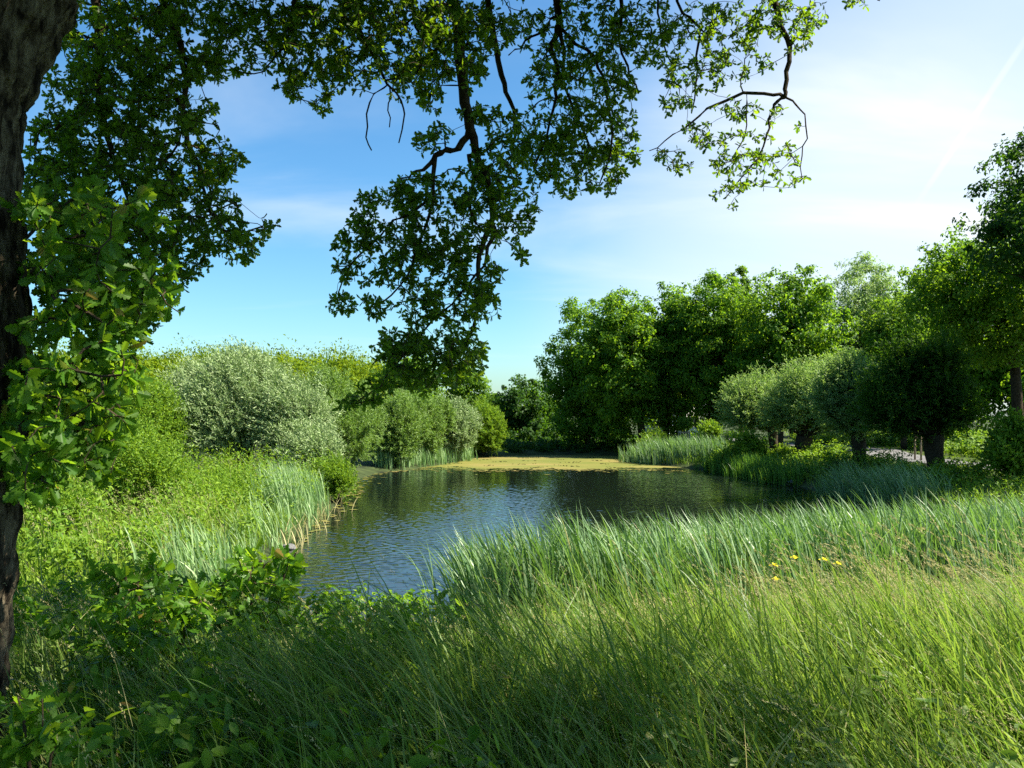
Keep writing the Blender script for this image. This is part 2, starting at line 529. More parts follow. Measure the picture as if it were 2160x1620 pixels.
# ------------------------------------------------------------------ setting: terrain, water, duckweed, path
POND = np.array([(-3.6, 12.6), (-5.0, 15.0), (-5.35, 18.4), (-5.6, 20.5), (-5.9, 25.8), (-6.6, 32.9), (-7.6, 40.2), (-7.4, 44.5),
                 (-5.8, 47.5), (-4.4, 52.0), (-2.6, 60.0), (0.0, 63.0), (4.0, 64.0), (8.2, 62.5), (8.0, 56.0), (9.6, 50.5), (11.2, 47.0),
                 (11.6, 43.4), (12.0, 38.7), (12.8, 36.0), (13.2, 30.0), (13.4, 23.0), (11.5, 18.5), (7.5, 15.2), (3.0, 12.6), (0.0, 11.4)])


def sdf(P):
    P = np.asarray(P, float)
    A = POND; B = np.roll(POND, -1, 0)
    best = np.full(len(P), 1e9); inside = np.zeros(len(P), bool)
    for a, b in zip(A, B):
        ab = b - a; ap = P - a
        t = np.clip((ap @ ab) / (ab @ ab), 0, 1)
        d = np.hypot(*(ap - t[:, None] * ab).T)
        best = np.minimum(best, d)
        c = ((a[1] > P[:, 1]) != (b[1] > P[:, 1]))
        with np.errstate(divide='ignore', invalid='ignore'):
            xi = a[0] + (P[:, 1] - a[1]) / (b[1] - a[1]) * ab[0]
        inside ^= c & (P[:, 0] < xi)
    return np.where(inside, -best, best)


def sm(t):
    t = np.clip(t, 0, 1)
    return t * t * (3 - 2 * t)


def H(x, y):
    x = np.atleast_1d(np.asarray(x, float)); y = np.atleast_1d(np.asarray(y, float))
    s = sdf(np.stack([x, y], 1))
    base = 0.50 + 1.10 * sm((11.5 - y) / 8.0) + 0.35 * sm((x - 12) / 9) + 0.25 * sm((-x - 8) / 8)
    base = base + 0.06 * np.sin(x * 0.9 + 1.3) * np.sin(y * 0.7) + 0.05 * np.sin(x * 0.31 - y * 0.23)
    z = np.where(s > 0, base * (1 - np.exp(-np.maximum(s, 0) / 1.5)) + 0.02, -0.9 * (1 - np.exp(np.minimum(s, 0) / 1.6)))
    hill = 6.7 * sm((y - 60) / 36) * sm((-5.5 - x - 0.02 * (y - 95)) / 13) * (1 + 0.04 * np.sin(x * .13))
    return z + hill


def HZ(x, y):
    return float(H([x], [y])[0])


def axis_samples(lo, hi, flo, fhi, fine, grow=1.13):
    a = list(np.arange(flo, fhi + 1e-6, fine)); s = fine; q = fhi
    while q < hi: s *= grow; q = min(hi, q + s); a.append(q)
    s = fine; q = flo; b = []
    while q > lo: s *= grow; q = max(lo, q - s); b.append(q)
    return np.array(b[::-1] + a)


RIPPLE = 0.085                  # rms slope of the wavelets


def build_setting():
    xs = axis_samples(-700, 700, -22, 28, 0.45); ys = axis_samples(-60, 1500, -4, 68, 0.45)
    X, Y = np.meshgrid(xs, ys)
    Z = H(X.ravel(), Y.ravel())
    V = np.stack([X.ravel(), Y.ravel(), Z], 1)
    nx, ny = len(xs), len(ys)
    i = np.arange(ny - 1)[:, None] * nx + np.arange(nx - 1)[None]
    f = np.stack([i, i + 1, i + nx + 1, i + nx], -1).reshape(-1, 4)
    tag(mesh('ground', [(V, f)], M['ground'], smooth=True), kind='structure')
    # the pond: real wavelets driven by the wind from the right, calmer in patches
    gx = np.arange(-11, 16.01, .042)
    gy = np.concatenate([np.arange(9.5, 27, .031), np.arange(27, 49, .05), np.linspace(49, 67, 24)])
    X, Y = np.meshgrid(gx, gy)
    rw = np.random.default_rng(2)
    Z = np.zeros_like(X)
    for _ in range(44):
        lam = math.exp(rw.uniform(math.log(.105), math.log(.34)))
        a = math.pi + .15 + rw.normal(0, .95)
        kk = 2 * math.pi / lam
        Z += (lam / (2 * math.pi)) * np.sin(kk * (X * math.cos(a) + Y * math.sin(a)) + rw.uniform(0, 6.28) + .5 * np.sin(X * rw.uniform(.2, .9) + Y * rw.uniform(-.9, .9)))
    gust = .60 + .40 * np.sin(X * .33 + .8 * np.sin(Y * .21) + 1) * np.sin(Y * .27 + .5 * np.sin(X * .3))
    Z *= RIPPLE * math.sqrt(2 / 44) * gust * sm((48.5 - Y) / 4)
    V = np.stack([X.ravel(), Y.ravel(), Z.ravel()], 1)
    nx, ny = len(gx), len(gy)
    i = np.arange(ny - 1)[:, None] * nx + np.arange(nx - 1)[None]
    f = np.stack([i, i + 1, i + nx + 1, i + nx], -1).reshape(-1, 4)
    tag(mesh('water', [(V, f)], water_mat(), smooth=True), kind='structure')
    # duckweed: a thin sheet over the far end of the pond, cut to the shore, with a wavy front edge
    rng = np.random.default_rng(5)
    n = 260
    xs = np.linspace(-9.5, 13.5, n)
    front = 47.6 + 0.35 * np.sin(xs * 1.1) + 0.25 * np.sin(xs * 2.7 + 1) + 0.22 * np.sin(xs * 7.3) * np.sin(xs * 1.9) + 0.14 * rng.normal(size=n) + 0.02 * (xs - 2) ** 2
    rows = 40
    V = []
    for k in range(rows):
        yy = front + (66 - front) * (k / (rows - 1)) ** 1.4
        V.append(np.stack([xs, yy, np.full(n, 0.006)], 1))
    V = np.concatenate(V)
    i = np.arange(rows - 1)[:, None] * n + np.arange(n - 1)[None]
    f = np.stack([i, i + 1, i + n + 1, i + n], -1).reshape(-1, 4)
    # open leads in the mat
    c = V[f].mean(1)
    hole = np.sin(c[:, 0] * 1.3 + .6 * np.sin(c[:, 1])) * np.sin(c[:, 1] * 1.7 + np.sin(c[:, 0] * 2.1)) + .25 * rng.normal(size=len(c))
    f = f[(hole < .98 - .5 * np.exp(-(c[:, 1] - 47.5) / 1.2))]
    tag(mesh('duckweed', [(V, f)], M['algae']), 'ochre and yellow green duckweed mat floating over the far end of the pond', 'duckweed', kind='stuff')
    # scattered flecks of weed along the left shore
    pts = []
    for a, b in ((3, 4), (4, 5), (5, 6), (6, 7), (7, 8), (8, 9)):
        A, B = POND[a], POND[b]
        k = 22
        t = rng.uniform(0, 1, k)[:, None]
        nrm = np.array([B[1] - A[1], -(B[0] - A[0])]); nrm = nrm / np.linalg.norm(nrm)
        pts.append(A + (B - A) * t + nrm * (np.abs(rng.normal(0, 0.28, k)) + 0.02)[:, None])
    k = 420
    sx = rng.uniform(-5.5, 10, k)
    pts.append(np.stack([sx, 47.4 - np.abs(rng.exponential(.7, k)) + .35 * np.sin(sx * 1.1)], 1))
    p = np.concatenate(pts)
    p = p[sdf(p) < -.02]
    N = len(p)
    pos = np.stack([p[:, 0], p[:, 1], np.full(N, .012) + rng.uniform(0, .008, N)], 1)
    ang = rng.uniform(0, 6.28, N)
    ax = np.stack([np.cos(ang), np.sin(ang), np.zeros(N)], 1)
    T = (np.array([[0, 0, 0], [.2, .4, 0], [.6, .5, 0], [1, .1, 0], [.8, -.4, 0], [.3, -.5, 0]]), [np.array([[0, 5, 4, 3, 2, 1]])])
    tag(mesh('floating_weed', [leaves(pos, ax, np.tile([0, 0, 1.0], (N, 1)), rng.uniform(.1, .5, N), rng.uniform(.06, .22, N), T)], M['algae']),
        'flecks of yellow weed floating along the shore and before the duckweed', 'water weed', kind='stuff')
    # the park path on the right
    ctr = np.array([(30, 24), (24.5, 31), (21.6, 38), (21.4, 44), (23.0, 52), (23.5, 60), (21, 70), (17, 80), (10, 92)], float)
    C, hw = resample(np.c_[ctr, np.zeros(len(ctr))], np.full(len(ctr), 1.55), 0.8)
    t = unit(np.gradient(C, axis=0)); nr = np.stack([-t[:, 1], t[:, 0], np.zeros(len(C))], 1)
    V = []
    for q in np.linspace(-1, 1, 7):
        p = C + nr * hw[:, None] * q
        p[:, 2] = H(p[:, 0], p[:, 1]) + 0.035
        V.append(p)
    n = len(C)
    i = np.arange(6)[:, None] * n + np.arange(n - 1)[None]
    f = np.stack([i, i + 1, i + n + 1, i + n], -1).reshape(-1, 4)
    tag(mesh('path', [(np.concatenate(V), f)], M['path'], smooth=True), kind='structure')
    return C


PATH = build_setting()


def path_dist(x, y):
    d = np.full(len(x), 1e9)
    for c in PATH[::1]:
        d = np.minimum(d, np.hypot(x - c[0], y - c[1]))
    return d


# ------------------------------------------------------------------ foliage builders
def shell_points(rng, n, bias=0.55):
    d = unit(rng.normal(size=(n, 3)))
    r = rng.uniform(0, 1, n) ** bias
    return d, r


def clump_leaves(rng, centers, radii, per, L, W, T, outc, up=0.5, flat=0.75):
    """leaf clumps: per leaves around each centre, turned outwards from the crown's middle outc and to the sky"""
    n = len(centers)
    d = unit(rng.normal(size=(n * per, 3)))
    r = rng.uniform(0, 1, n * per) ** 0.45
    c = np.repeat(centers, per, 0); rad = np.repeat(radii, per)
    off = d * (r * rad)[:, None] * np.array([1, 1, flat])
    pos = c + off
    out = unit(pos - outc)
    nrm = unit(0.7 * d + up * np.array([0, 0, 1.0]) + 0.35 * out + rng.normal(0, 0.45, (n * per, 3)))
    ax = unit(np.cross(nrm, rng.normal(size=(n * per, 3))) + np.array([0, 0, -0.35]))
    ln = L * rng.uniform(0.65, 1.3, n * per)
    return leaves(pos, ax, nrm, ln, ln * W, T)


def limbs(rng, base, top, targets, r0, bend=0.15, sides=8):
    """trunk and limbs from base through top to the targets"""
    parts = []
    mid = (base + top) / 2 + rng.normal(0, bend * 0.5, 3) * np.array([1, 1, 0])
    P, rr = resample([base, base + (mid - base) * .35, mid, top], [r0 * 1.25, r0, r0 * .85, r0 * .7], 0.5)
    parts.append(tube(P, rr, sides + 2))
    lp = []
    for t in targets:
        k = int(rng.uniform(.45, 1.0) * (len(P) - 1))
        a = P[k]
        m = a * .45 + t * .55 + np.array([0, 0, -.1 * abs(t[2] - a[2])]) + rng.normal(0, bend, 3)
        q, qr = resample([a, a * .7 + m * .3, m, t], [rr[k] * .55, rr[k] * .45, rr[k] * .28, .02], 0.6)
        lp.append(tube(q, qr, sides - 2))
    return parts, lp


def broadleaf(name, label, px0, px1, py0, py1, Y, group, mat, rng, ncl=110, per=170, L=0.27, W=0.62, crad=0.95, base_px=None,
              trunk_r=0.24, cat='tree', noise=0.13, T=KITE, top_bias=0.0, ry=None, sub=0.5, point=0.0):
    """a tree whose crown fills the pixels px0..px1, py0..py1 at distance Y"""
    a, b = at(px0, py1, Y), at(px1, py0, Y)
    c = (a + b) / 2; rx, rz = (b[0] - a[0]) / 2, (b[2] - a[2]) / 2
    ry = ry or rx * 1.0
    bx = at(base_px, 900, Y)[0] if base_px else c[0] + rng.uniform(-.2, .2)
    g = np.array([bx, Y, HZ(bx, Y) - 0.05])
    root = empty(name, g, label, cat, group)
    d, r = shell_points(rng, ncl, 0.40)
    lump = 1 + noise * np.sin(d[:, 0] * 5 + rng.uniform(0, 6)) * np.cos(d[:, 2] * 4 + rng.uniform(0, 6)) + rng.normal(0, noise * .25, ncl)
    sh = np.array([max(.3, rx - crad * .35), max(.3, ry - crad * .35), max(.3, rz - crad * .35)])
    cc = c + d * (r * lump)[:, None] * sh
    if point:
        k = (cc[:, 2] - c[2]) / rz
        f = np.clip(1 - point * np.clip(k, 0, 1.2), .15, 1)
        cc[:, 0] = c[0] + (cc[:, 0] - c[0]) * f; cc[:, 1] = c[1] + (cc[:, 1] - c[1]) * f
    rad = crad * rng.uniform(.55, 1.25, ncl)
    # small outlying sprays break the outline
    k = ncl // 2
    d2 = unit(rng.normal(size=(k, 3)) + np.array([0, -.2, .35]))
    e = c + d2 * (sh + crad * .55) * rng.uniform(.88, 1.04, (k, 1))
    if point:
        kk = (e[:, 2] - c[2]) / rz
        f = np.clip(1 - point * np.clip(kk, 0, 1.2), .15, 1)
        e[:, 0] = c[0] + (e[:, 0] - c[0]) * f; e[:, 1] = c[1] + (e[:, 1] - c[1]) * f
    parts = [clump_leaves(rng, cc, rad, per, L, W, T, c), clump_leaves(rng, e, crad * rng.uniform(.25, .6, k), per // 4, L * .9, W, T, c)]
    top = np.array([c[0] * .7 + bx * .3, Y, c[2] + rz * .35])
    tg = cc[rng.choice(ncl, min(ncl, 18), replace=False)]
    tp, lp = limbs(rng, g, top, tg, trunk_r)
    mesh('trunk', tp, M['twig'], root, True)
    mesh('limbs', lp, M['twig'], root, True)
    mesh('crown', parts, mat, root)
    return root


def shoot_leaves(rng, start, direc, length, nleaf, L, W, wind, T=LANCE, spread=0.75):
    """leaves set along straight-ish shoots"""
    n = len(start)
    t = np.tile(np.linspace(.12, 1, nleaf), n) + rng.uniform(-.03, .03, n * nleaf)
    s = np.repeat(start, nleaf, 0); d = np.repeat(direc, nleaf, 0); ln = np.repeat(length, nleaf)
    pos = s + d * (ln * t)[:, None] + wind * (ln * t * t * .35)[:, None] + rng.normal(0, .025, (n * nleaf, 3))
    rnd = unit(rng.normal(size=(n * nleaf, 3)))
    ax = unit(d * .75 + rnd * spread + wind * .35)
    nrm = unit(np.cross(ax, rng.normal(size=(n * nleaf, 3))) + np.array([0, 0, .5]))
    l = L * rng.uniform(.6, 1.25, n * nleaf)
    return leaves(pos, ax, nrm, l, l * W, T)


WIND = np.array([-.85, .15, .05])


def willow(name, label, lobes, nshoot, mat, rng, group, root_xy, L=.13, W=.24, nleaf=26, slen=(.6, 1.2), up=.7, cat='willow',
           stems=9, trunk=None, T=LANCE, wind=WIND, spread=.75, stem_r=.05):
    """a shrub of long leafy shoots filling ellipsoid lobes [(cx,cy,cz,rx,ry,rz)], optionally a pollard on a thick trunk"""
    g = np.array([root_xy[0], root_xy[1], HZ(*root_xy) - .05])
    root = empty(name, g, label, cat, group)
    lobes = np.array(lobes, float)
    wgt = lobes[:, 3] * lobes[:, 5]; wgt = wgt / wgt.sum()
    S, D, Ln, tg = [], [], [], []
    for lb, q in zip(lobes, wgt):
        n = max(8, int(nshoot * q))
        d, r = shell_points(rng, n, .38)
        lump = 1 + .16 * np.sin(d[:, 0] * 6 + lb[0]) * np.cos(d[:, 2] * 5 + lb[1]) + rng.normal(0, .05, n)
        ln = rng.uniform(*slen, n)
        p = lb[:3] + d * (r * lump)[:, None] * np.maximum(lb[3:] - .45 * slen[1], .25)
        di = unit(d * np.array([1, 1, .8]) + np.array([0, 0, up]) + rng.normal(0, .28, (n, 3)))
        S.append(p); D.append(di); Ln.append(ln)
        tg.append(p[rng.choice(n, min(n, 8), replace=False)])
    S, D, Ln = np.concatenate(S), np.concatenate(D), np.concatenate(Ln)
    keep = S[:, 2] > H(S[:, 0], S[:, 1]) + .1
    S, D, Ln = S[keep], D[keep], Ln[keep]
    tg = np.concatenate(tg)
    st = []
    if trunk:
        tr, th, lean = trunk
        top = g + np.array([lean[0], lean[1], th])
        P, rr = resample([g, g * .6 + top * .4 + rng.normal(0, .06, 3), top], [tr * 1.3, tr * .95, tr * 1.15], .12)
        b = rng.uniform(0, 6, 5)
        mesh('trunk', [tube(P, rr, 20, lambda i, th_: 1 + .10 * np.sin(3 * th_ + .25 * i + b[0]) + .06 * np.sin(7 * th_ + b[1] - .4 * i))], M['twig'], root, True)
        src = top
    else:
        src = g
    for t in tg[:stems * 4]:
        a = src + rng.normal(0, .12, 3) * np.array([1, 1, .3])
        m = a * .45 + t * .55 + rng.normal(0, .15, 3)
        q, qr = resample([a, m, t], [stem_r, stem_r * .6, .008], .35)
        st.append(tube(q, qr, 5))
    mesh('stems', st, M['twig'], root, True)
    mesh('crown', [shoot_leaves(rng, S, D, Ln, nleaf, L, W, wind, T, spread)], mat, root)
    return root


def lobe(px0, px1, py0, py1, Y, depth=1.0):
    a, b = at(px0, py1, Y), at(px1, py0, Y)
    rx, rz = (b[0] - a[0]) / 2, (b[2] - a[2]) / 2
    return [(a[0] + b[0]) / 2, Y, (a[2] + b[2]) / 2, rx, rx * depth, rz]


# ------------------------------------------------------------------ hillside and far trees
def build_hill():
    rng = np.random.default_rng(11)
    n = 2300
    x = rng.uniform(-75, -1.5, n * 3); y = rng.uniform(62, 128, n * 3)
    h = H(x, y)
    keep = (h > .9) & (np.abs(x) < .75 * y)
    x, y, h = x[keep][:n], y[keep][:n], h[keep][:n]
    n = len(x)
    size = rng.uniform(.6, 1.5, n) * (1 + .35 * np.sin(x * .37 + 1) * np.sin(y * .29)) * rng.choice([1, 1, 1, 1.5], n)
    c = np.stack([x, y, h + size * 1.0], 1)
    per = 120
    d = unit(rng.normal(size=(n * per, 3))); r = rng.uniform(0, 1, n * per) ** .4
    s = np.repeat(size, per)
    pos = np.repeat(c, per, 0) + d * r[:, None] * np.stack([s * .75, s * .75, s * 1.25], 1)
    pos[:, 2] += np.abs(rng.normal(0, .09, n * per)) * (d[:, 2] > .4)
    nrm = unit(d + np.array([0, 0, .4]) + rng.normal(0, .5, (n * per, 3)))
    ax = unit(np.cross(nrm, rng.normal(size=(n * per, 3))) + np.array([0, 0, .8]))
    l = .36 * rng.uniform(.6, 1.3, n * per)
    tag(mesh('hillside_scrub', [leaves(pos, ax, nrm, l, l * .5, KITE)], M['scrub_leaf']),
        'yellow green scrub covering the low hill behind the left shore', 'scrub', kind='stuff')
    G = 'trees on the low hill'
    broadleaf('hill_tree', 'bright green round tree at the right end of the scrub hill', 935, 1030, 755, 900, 84, G, M['tree_leaf_light'], rng, 60, 150, .3, crad=.9, trunk_r=.15)
    broadleaf('hill_tree', 'olive bushy tree rising over the hill crest behind the big silver willow', 545, 640, 748, 850, 92, G, M['scrub_leaf'], rng, 55, 130, .32, crad=.8, trunk_r=.12)
    broadleaf('hill_tree', 'thin sparse tree on the hill crest beside the overhanging oak leaves at the left', 300, 365, 752, 860, 88, G, M['scrub_leaf'], rng, 26, 60, .3, crad=.8, trunk_r=.1)
    broadleaf('hill_tree', 'green tree on the hill slope directly behind the hanging oak bough', 780, 930, 735, 880, 78, G, M['tree_leaf_light'], rng, 80, 150, .3, crad=1.0, trunk_r=.15)
    # two pale birds perched in the scrub
    for px, py, lab in ((671, 789, 'pale grey bird perched upright with pointed head on the hill scrub'), (704, 792, 'crouched pale grey bird on the hill scrub right of the upright one')):
        Y = 76.0
        p = at(px, py, Y)
        up = px < 690
        h = .62 if up else .42
        P = np.array([[-.12, 0, 0], [-.05, 0, .12], [.02, 0, .28], [.05, 0, .42], [.03, 0, .52], [.10, 0, .56], [.22, 0, .55]]) * (h / .56)
        rr = np.array([.03, .13, .16, .11, .05, .055, .008])
        if not up: rr = rr * 1.15
        P, rr = resample(P, rr, .03)
        o = mesh('perched_bird', [tube(P + p - np.array([0, 0, h / 2]), rr, 12)], M['feather'], None, True)
        tag(o, lab, 'bird', 'pale birds on the hill')


def build_right_trees():
    rng = np.random.default_rng(21)
    G = 'tall trees along the right side of the pond'
    tl, td, tt = M['tree_leaf'], M['tree_leaf_dark'], M['tree_leaf_light']
    B = broadleaf
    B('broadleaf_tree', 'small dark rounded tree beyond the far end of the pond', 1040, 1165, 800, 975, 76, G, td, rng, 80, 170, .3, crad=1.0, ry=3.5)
    B('broadleaf_tree', 'dark tall tree leaning over the far right corner of the duckweed', 1145, 1330, 632, 985, 67, G, tl, rng, 190, 170, .27, crad=1.05, ry=3.6)
    B('broadleaf_tree', 'tree with broad domed crown second from the gap of sky', 1215, 1410, 615, 930, 63, G, tl, rng, 190, 170, .26, crad=1.0, base_px=1358, trunk_r=.30)
    B('broadleaf_tree', 'dense tree with trunk in front of the pale house', 1345, 1500, 600, 915, 64, G, tl, rng, 170, 170, .26, crad=1.0, base_px=1402, trunk_r=.26)
    B('broadleaf_tree', 'tree with reddish green top between the dense tree and the pointed one', 1415, 1600, 578, 905, 61, G, tl, rng, 190, 170, .25, crad=1.0, base_px=1495, trunk_r=.26)
    B('broadleaf_tree', 'pointed lighter tree top rising behind the row, tallest of the skyline', 1505, 1610, 558, 800, 78, G, tt, rng, 80, 150, .3, crad=.95, point=.65, trunk_r=.2)
    B('broadleaf_tree', 'tall tree with sunlit rounded top right of the pointed tree', 1550, 1785, 566, 900, 57, G, tl, rng, 220, 170, .24, crad=1.0, base_px=1640, trunk_r=.28)
    B('feathery_tree', 'loose feathery grey green tree behind the pollard willows', 1715, 1935, 552, 900, 66, G, M['pollard_leaf'], rng, 250, 210, .27, W=.34, crad=.95, base_px=1800, noise=.18, trunk_r=.22)
    B('broadleaf_tree', 'pale green rounded tree behind the darkest pollard', 1815, 1985, 625, 850, 52, G, tt, rng, 130, 150, .22, crad=.8, trunk_r=.18)
    B('broadleaf_tree', 'large tree with bare leaning trunk at the right beyond the path', 1925, 2290, 470, 775, 36, G, tl, rng, 300, 150, .17, crad=.75, base_px=2150, trunk_r=.25, ry=4.0)
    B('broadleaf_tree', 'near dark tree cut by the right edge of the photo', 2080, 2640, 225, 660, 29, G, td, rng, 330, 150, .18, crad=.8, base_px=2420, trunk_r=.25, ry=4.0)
    B('broadleaf_tree', 'full green tree between the feathery tree and the large leaning one', 1865, 2030, 570, 870, 58, G, tl, rng, 150, 160, .24, crad=.95, trunk_r=.22)
    # a second rank further back, seen through the first
    for i, (a, b, c_, d_, Y, lab) in enumerate((
            (1000, 1080, 835, 965, 100, 'small pale tree far beyond the end of the pond'),
            (1075, 1200, 800, 960, 98, 'shaded tree of the rear rank behind the small dark rounded tree'),
            (1190, 1400, 690, 930, 84, 'shaded tree of the rear rank behind the domed crown'),
            (1380, 1560, 680, 880, 90, 'shaded tree of the rear rank behind the house trunk'),
            (1580, 1760, 660, 910, 86, 'shaded tree of the rear rank behind the sunlit rounded top'),
            (1740, 1920, 690, 920, 80, 'shaded tree of the rear rank behind the feathery tree'),
            (1900, 2080, 640, 920, 60, 'shaded tree of the rear rank behind the darkest pollard and path'),
            (2040, 2240, 640, 930, 52, 'shaded tree of the rear rank behind the leaning trunk'))):
        B('broadleaf_tree', lab, a, b, c_, d_, Y, 'rear rank of park trees', tl, rng, 110, 120, .34, crad=1.25, trunk_r=.26)
    # sunlit undergrowth behind the path
    n = 900
    x = rng.uniform(14, 52, n * 4); y = rng.uniform(40, 100, n * 4)
    ok = (path_dist(x, y) > 3.0) & (x > 25.2 - .0 * y) & (x / y < .75) & (y < 74)
    x, y = x[ok][:n], y[ok][:n]; n = len(x)
    s = rng.uniform(.35, .9, n)
    c = np.stack([x, y, H(x, y) + s * .8], 1)
    parts = [clump_leaves(rng, c, s, 90, .2, .6, KITE, c.mean(0) - np.array([0, 0, 8]))]
    tag(mesh('undergrowth', parts, M['bush_leaf']), 'sunlit leafy undergrowth under the park trees behind the path', 'undergrowth', kind='stuff')
    # low growth past the pond's far end, tree shade put into its leaf colour
    n = 420
    x = rng.uniform(-6, 22, n * 4); y = rng.uniform(62, 84, n * 4)
    ok = (sdf(np.stack([x, y], 1)) > .5) & (path_dist(x, y) > 2.6) & ~((x > 12.5) & (x < 17.5) & (y < 70))
    x, y = x[ok][:n], y[ok][:n]; n = len(x)
    s = rng.uniform(.3, .8, n)
    c = np.stack([x, y, H(x, y) + s * .6], 1)
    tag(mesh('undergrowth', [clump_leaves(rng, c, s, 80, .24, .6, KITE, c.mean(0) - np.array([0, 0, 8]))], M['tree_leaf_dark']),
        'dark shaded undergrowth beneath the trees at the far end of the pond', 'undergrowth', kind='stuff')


def build_pollards():
    rng = np.random.default_rng(31)
    G = 'pollard willows on the right bank'
    pl = M['pollard_leaf']
    HEADS = (((.22, .52, .24, .40), (.52, .40, .26, .42), (.82, .46, .22, .34), (.45, .74, .26, .24)),
             ((.14, .58, .22, .34), (.42, .40, .28, .42), (.74, .34, .26, .36), (.98, .56, .18, .34), (.6, .76, .28, .22)),
             ((.12, .44, .22, .36), (.42, .32, .24, .36), (.70, .52, .30, .44), (.95, .38, .20, .30), (.38, .74, .24, .26)),
             ((.18, .62, .20, .32), (.40, .36, .24, .38), (.68, .46, .26, .44), (.90, .62, .17, .30), (.48, .76, .24, .22), (.72, .16, .14, .20)))
    for k_, (px0, px1, py0, py1, Y, bx, th, tr, lab, n) in enumerate((
            (1540, 1665, 795, 935, 47, 1640, 1.9, .24, 'leftmost pollard willow with leaning trunk beside the iris bank', 1100),
            (1632, 1795, 772, 940, 44, 1690, 1.4, .36, 'pale topped pollard willow with hollow trunk, second along the bank', 1500),
            (1738, 1880, 765, 945, 39, 1812, 1.7, .30, 'third pollard willow standing where the sunlit path begins', 1500),
            (1835, 2040, 740, 950, 33, 1985, 1.7, .34, 'darkest and biggest pollard willow in front of the path', 2300))):
        lb = lobe(px0, px1, py0, py1, Y, 1.0)
        w, h = px1 - px0, py1 - py0
        heads = []
        for fx_, fy_, fr, fh in HEADS[k_]:
            fr, fh = fr * (1.28 if Y > 34 else 1.05), fh * 1.08
            heads.append(lobe(px0 + w * (fx_ - fr), px0 + w * (fx_ + fr), py0 + h * (fy_ - fh), py0 + h * (fy_ + fh), Y + rng.normal(0, .35), rng.uniform(.8, 1.15)))
        gx = at(bx, 950, Y)[0]
        lb2 = list(lb); lb2[2] -= lb[5] * .15
        willow('pollard_willow', lab, heads, int(n * 1.45), pl if Y > 34 else M['tree_leaf_dark'], rng, G, (gx, Y), L=.17, W=.26, nleaf=26, slen=(.5, 1.5), up=.8,  # shade on the darkest pollard is put into its leaf colour
               trunk=(tr, th, ((lb[0] - gx) * .3, 0)), stems=9, wind=WIND * .5)


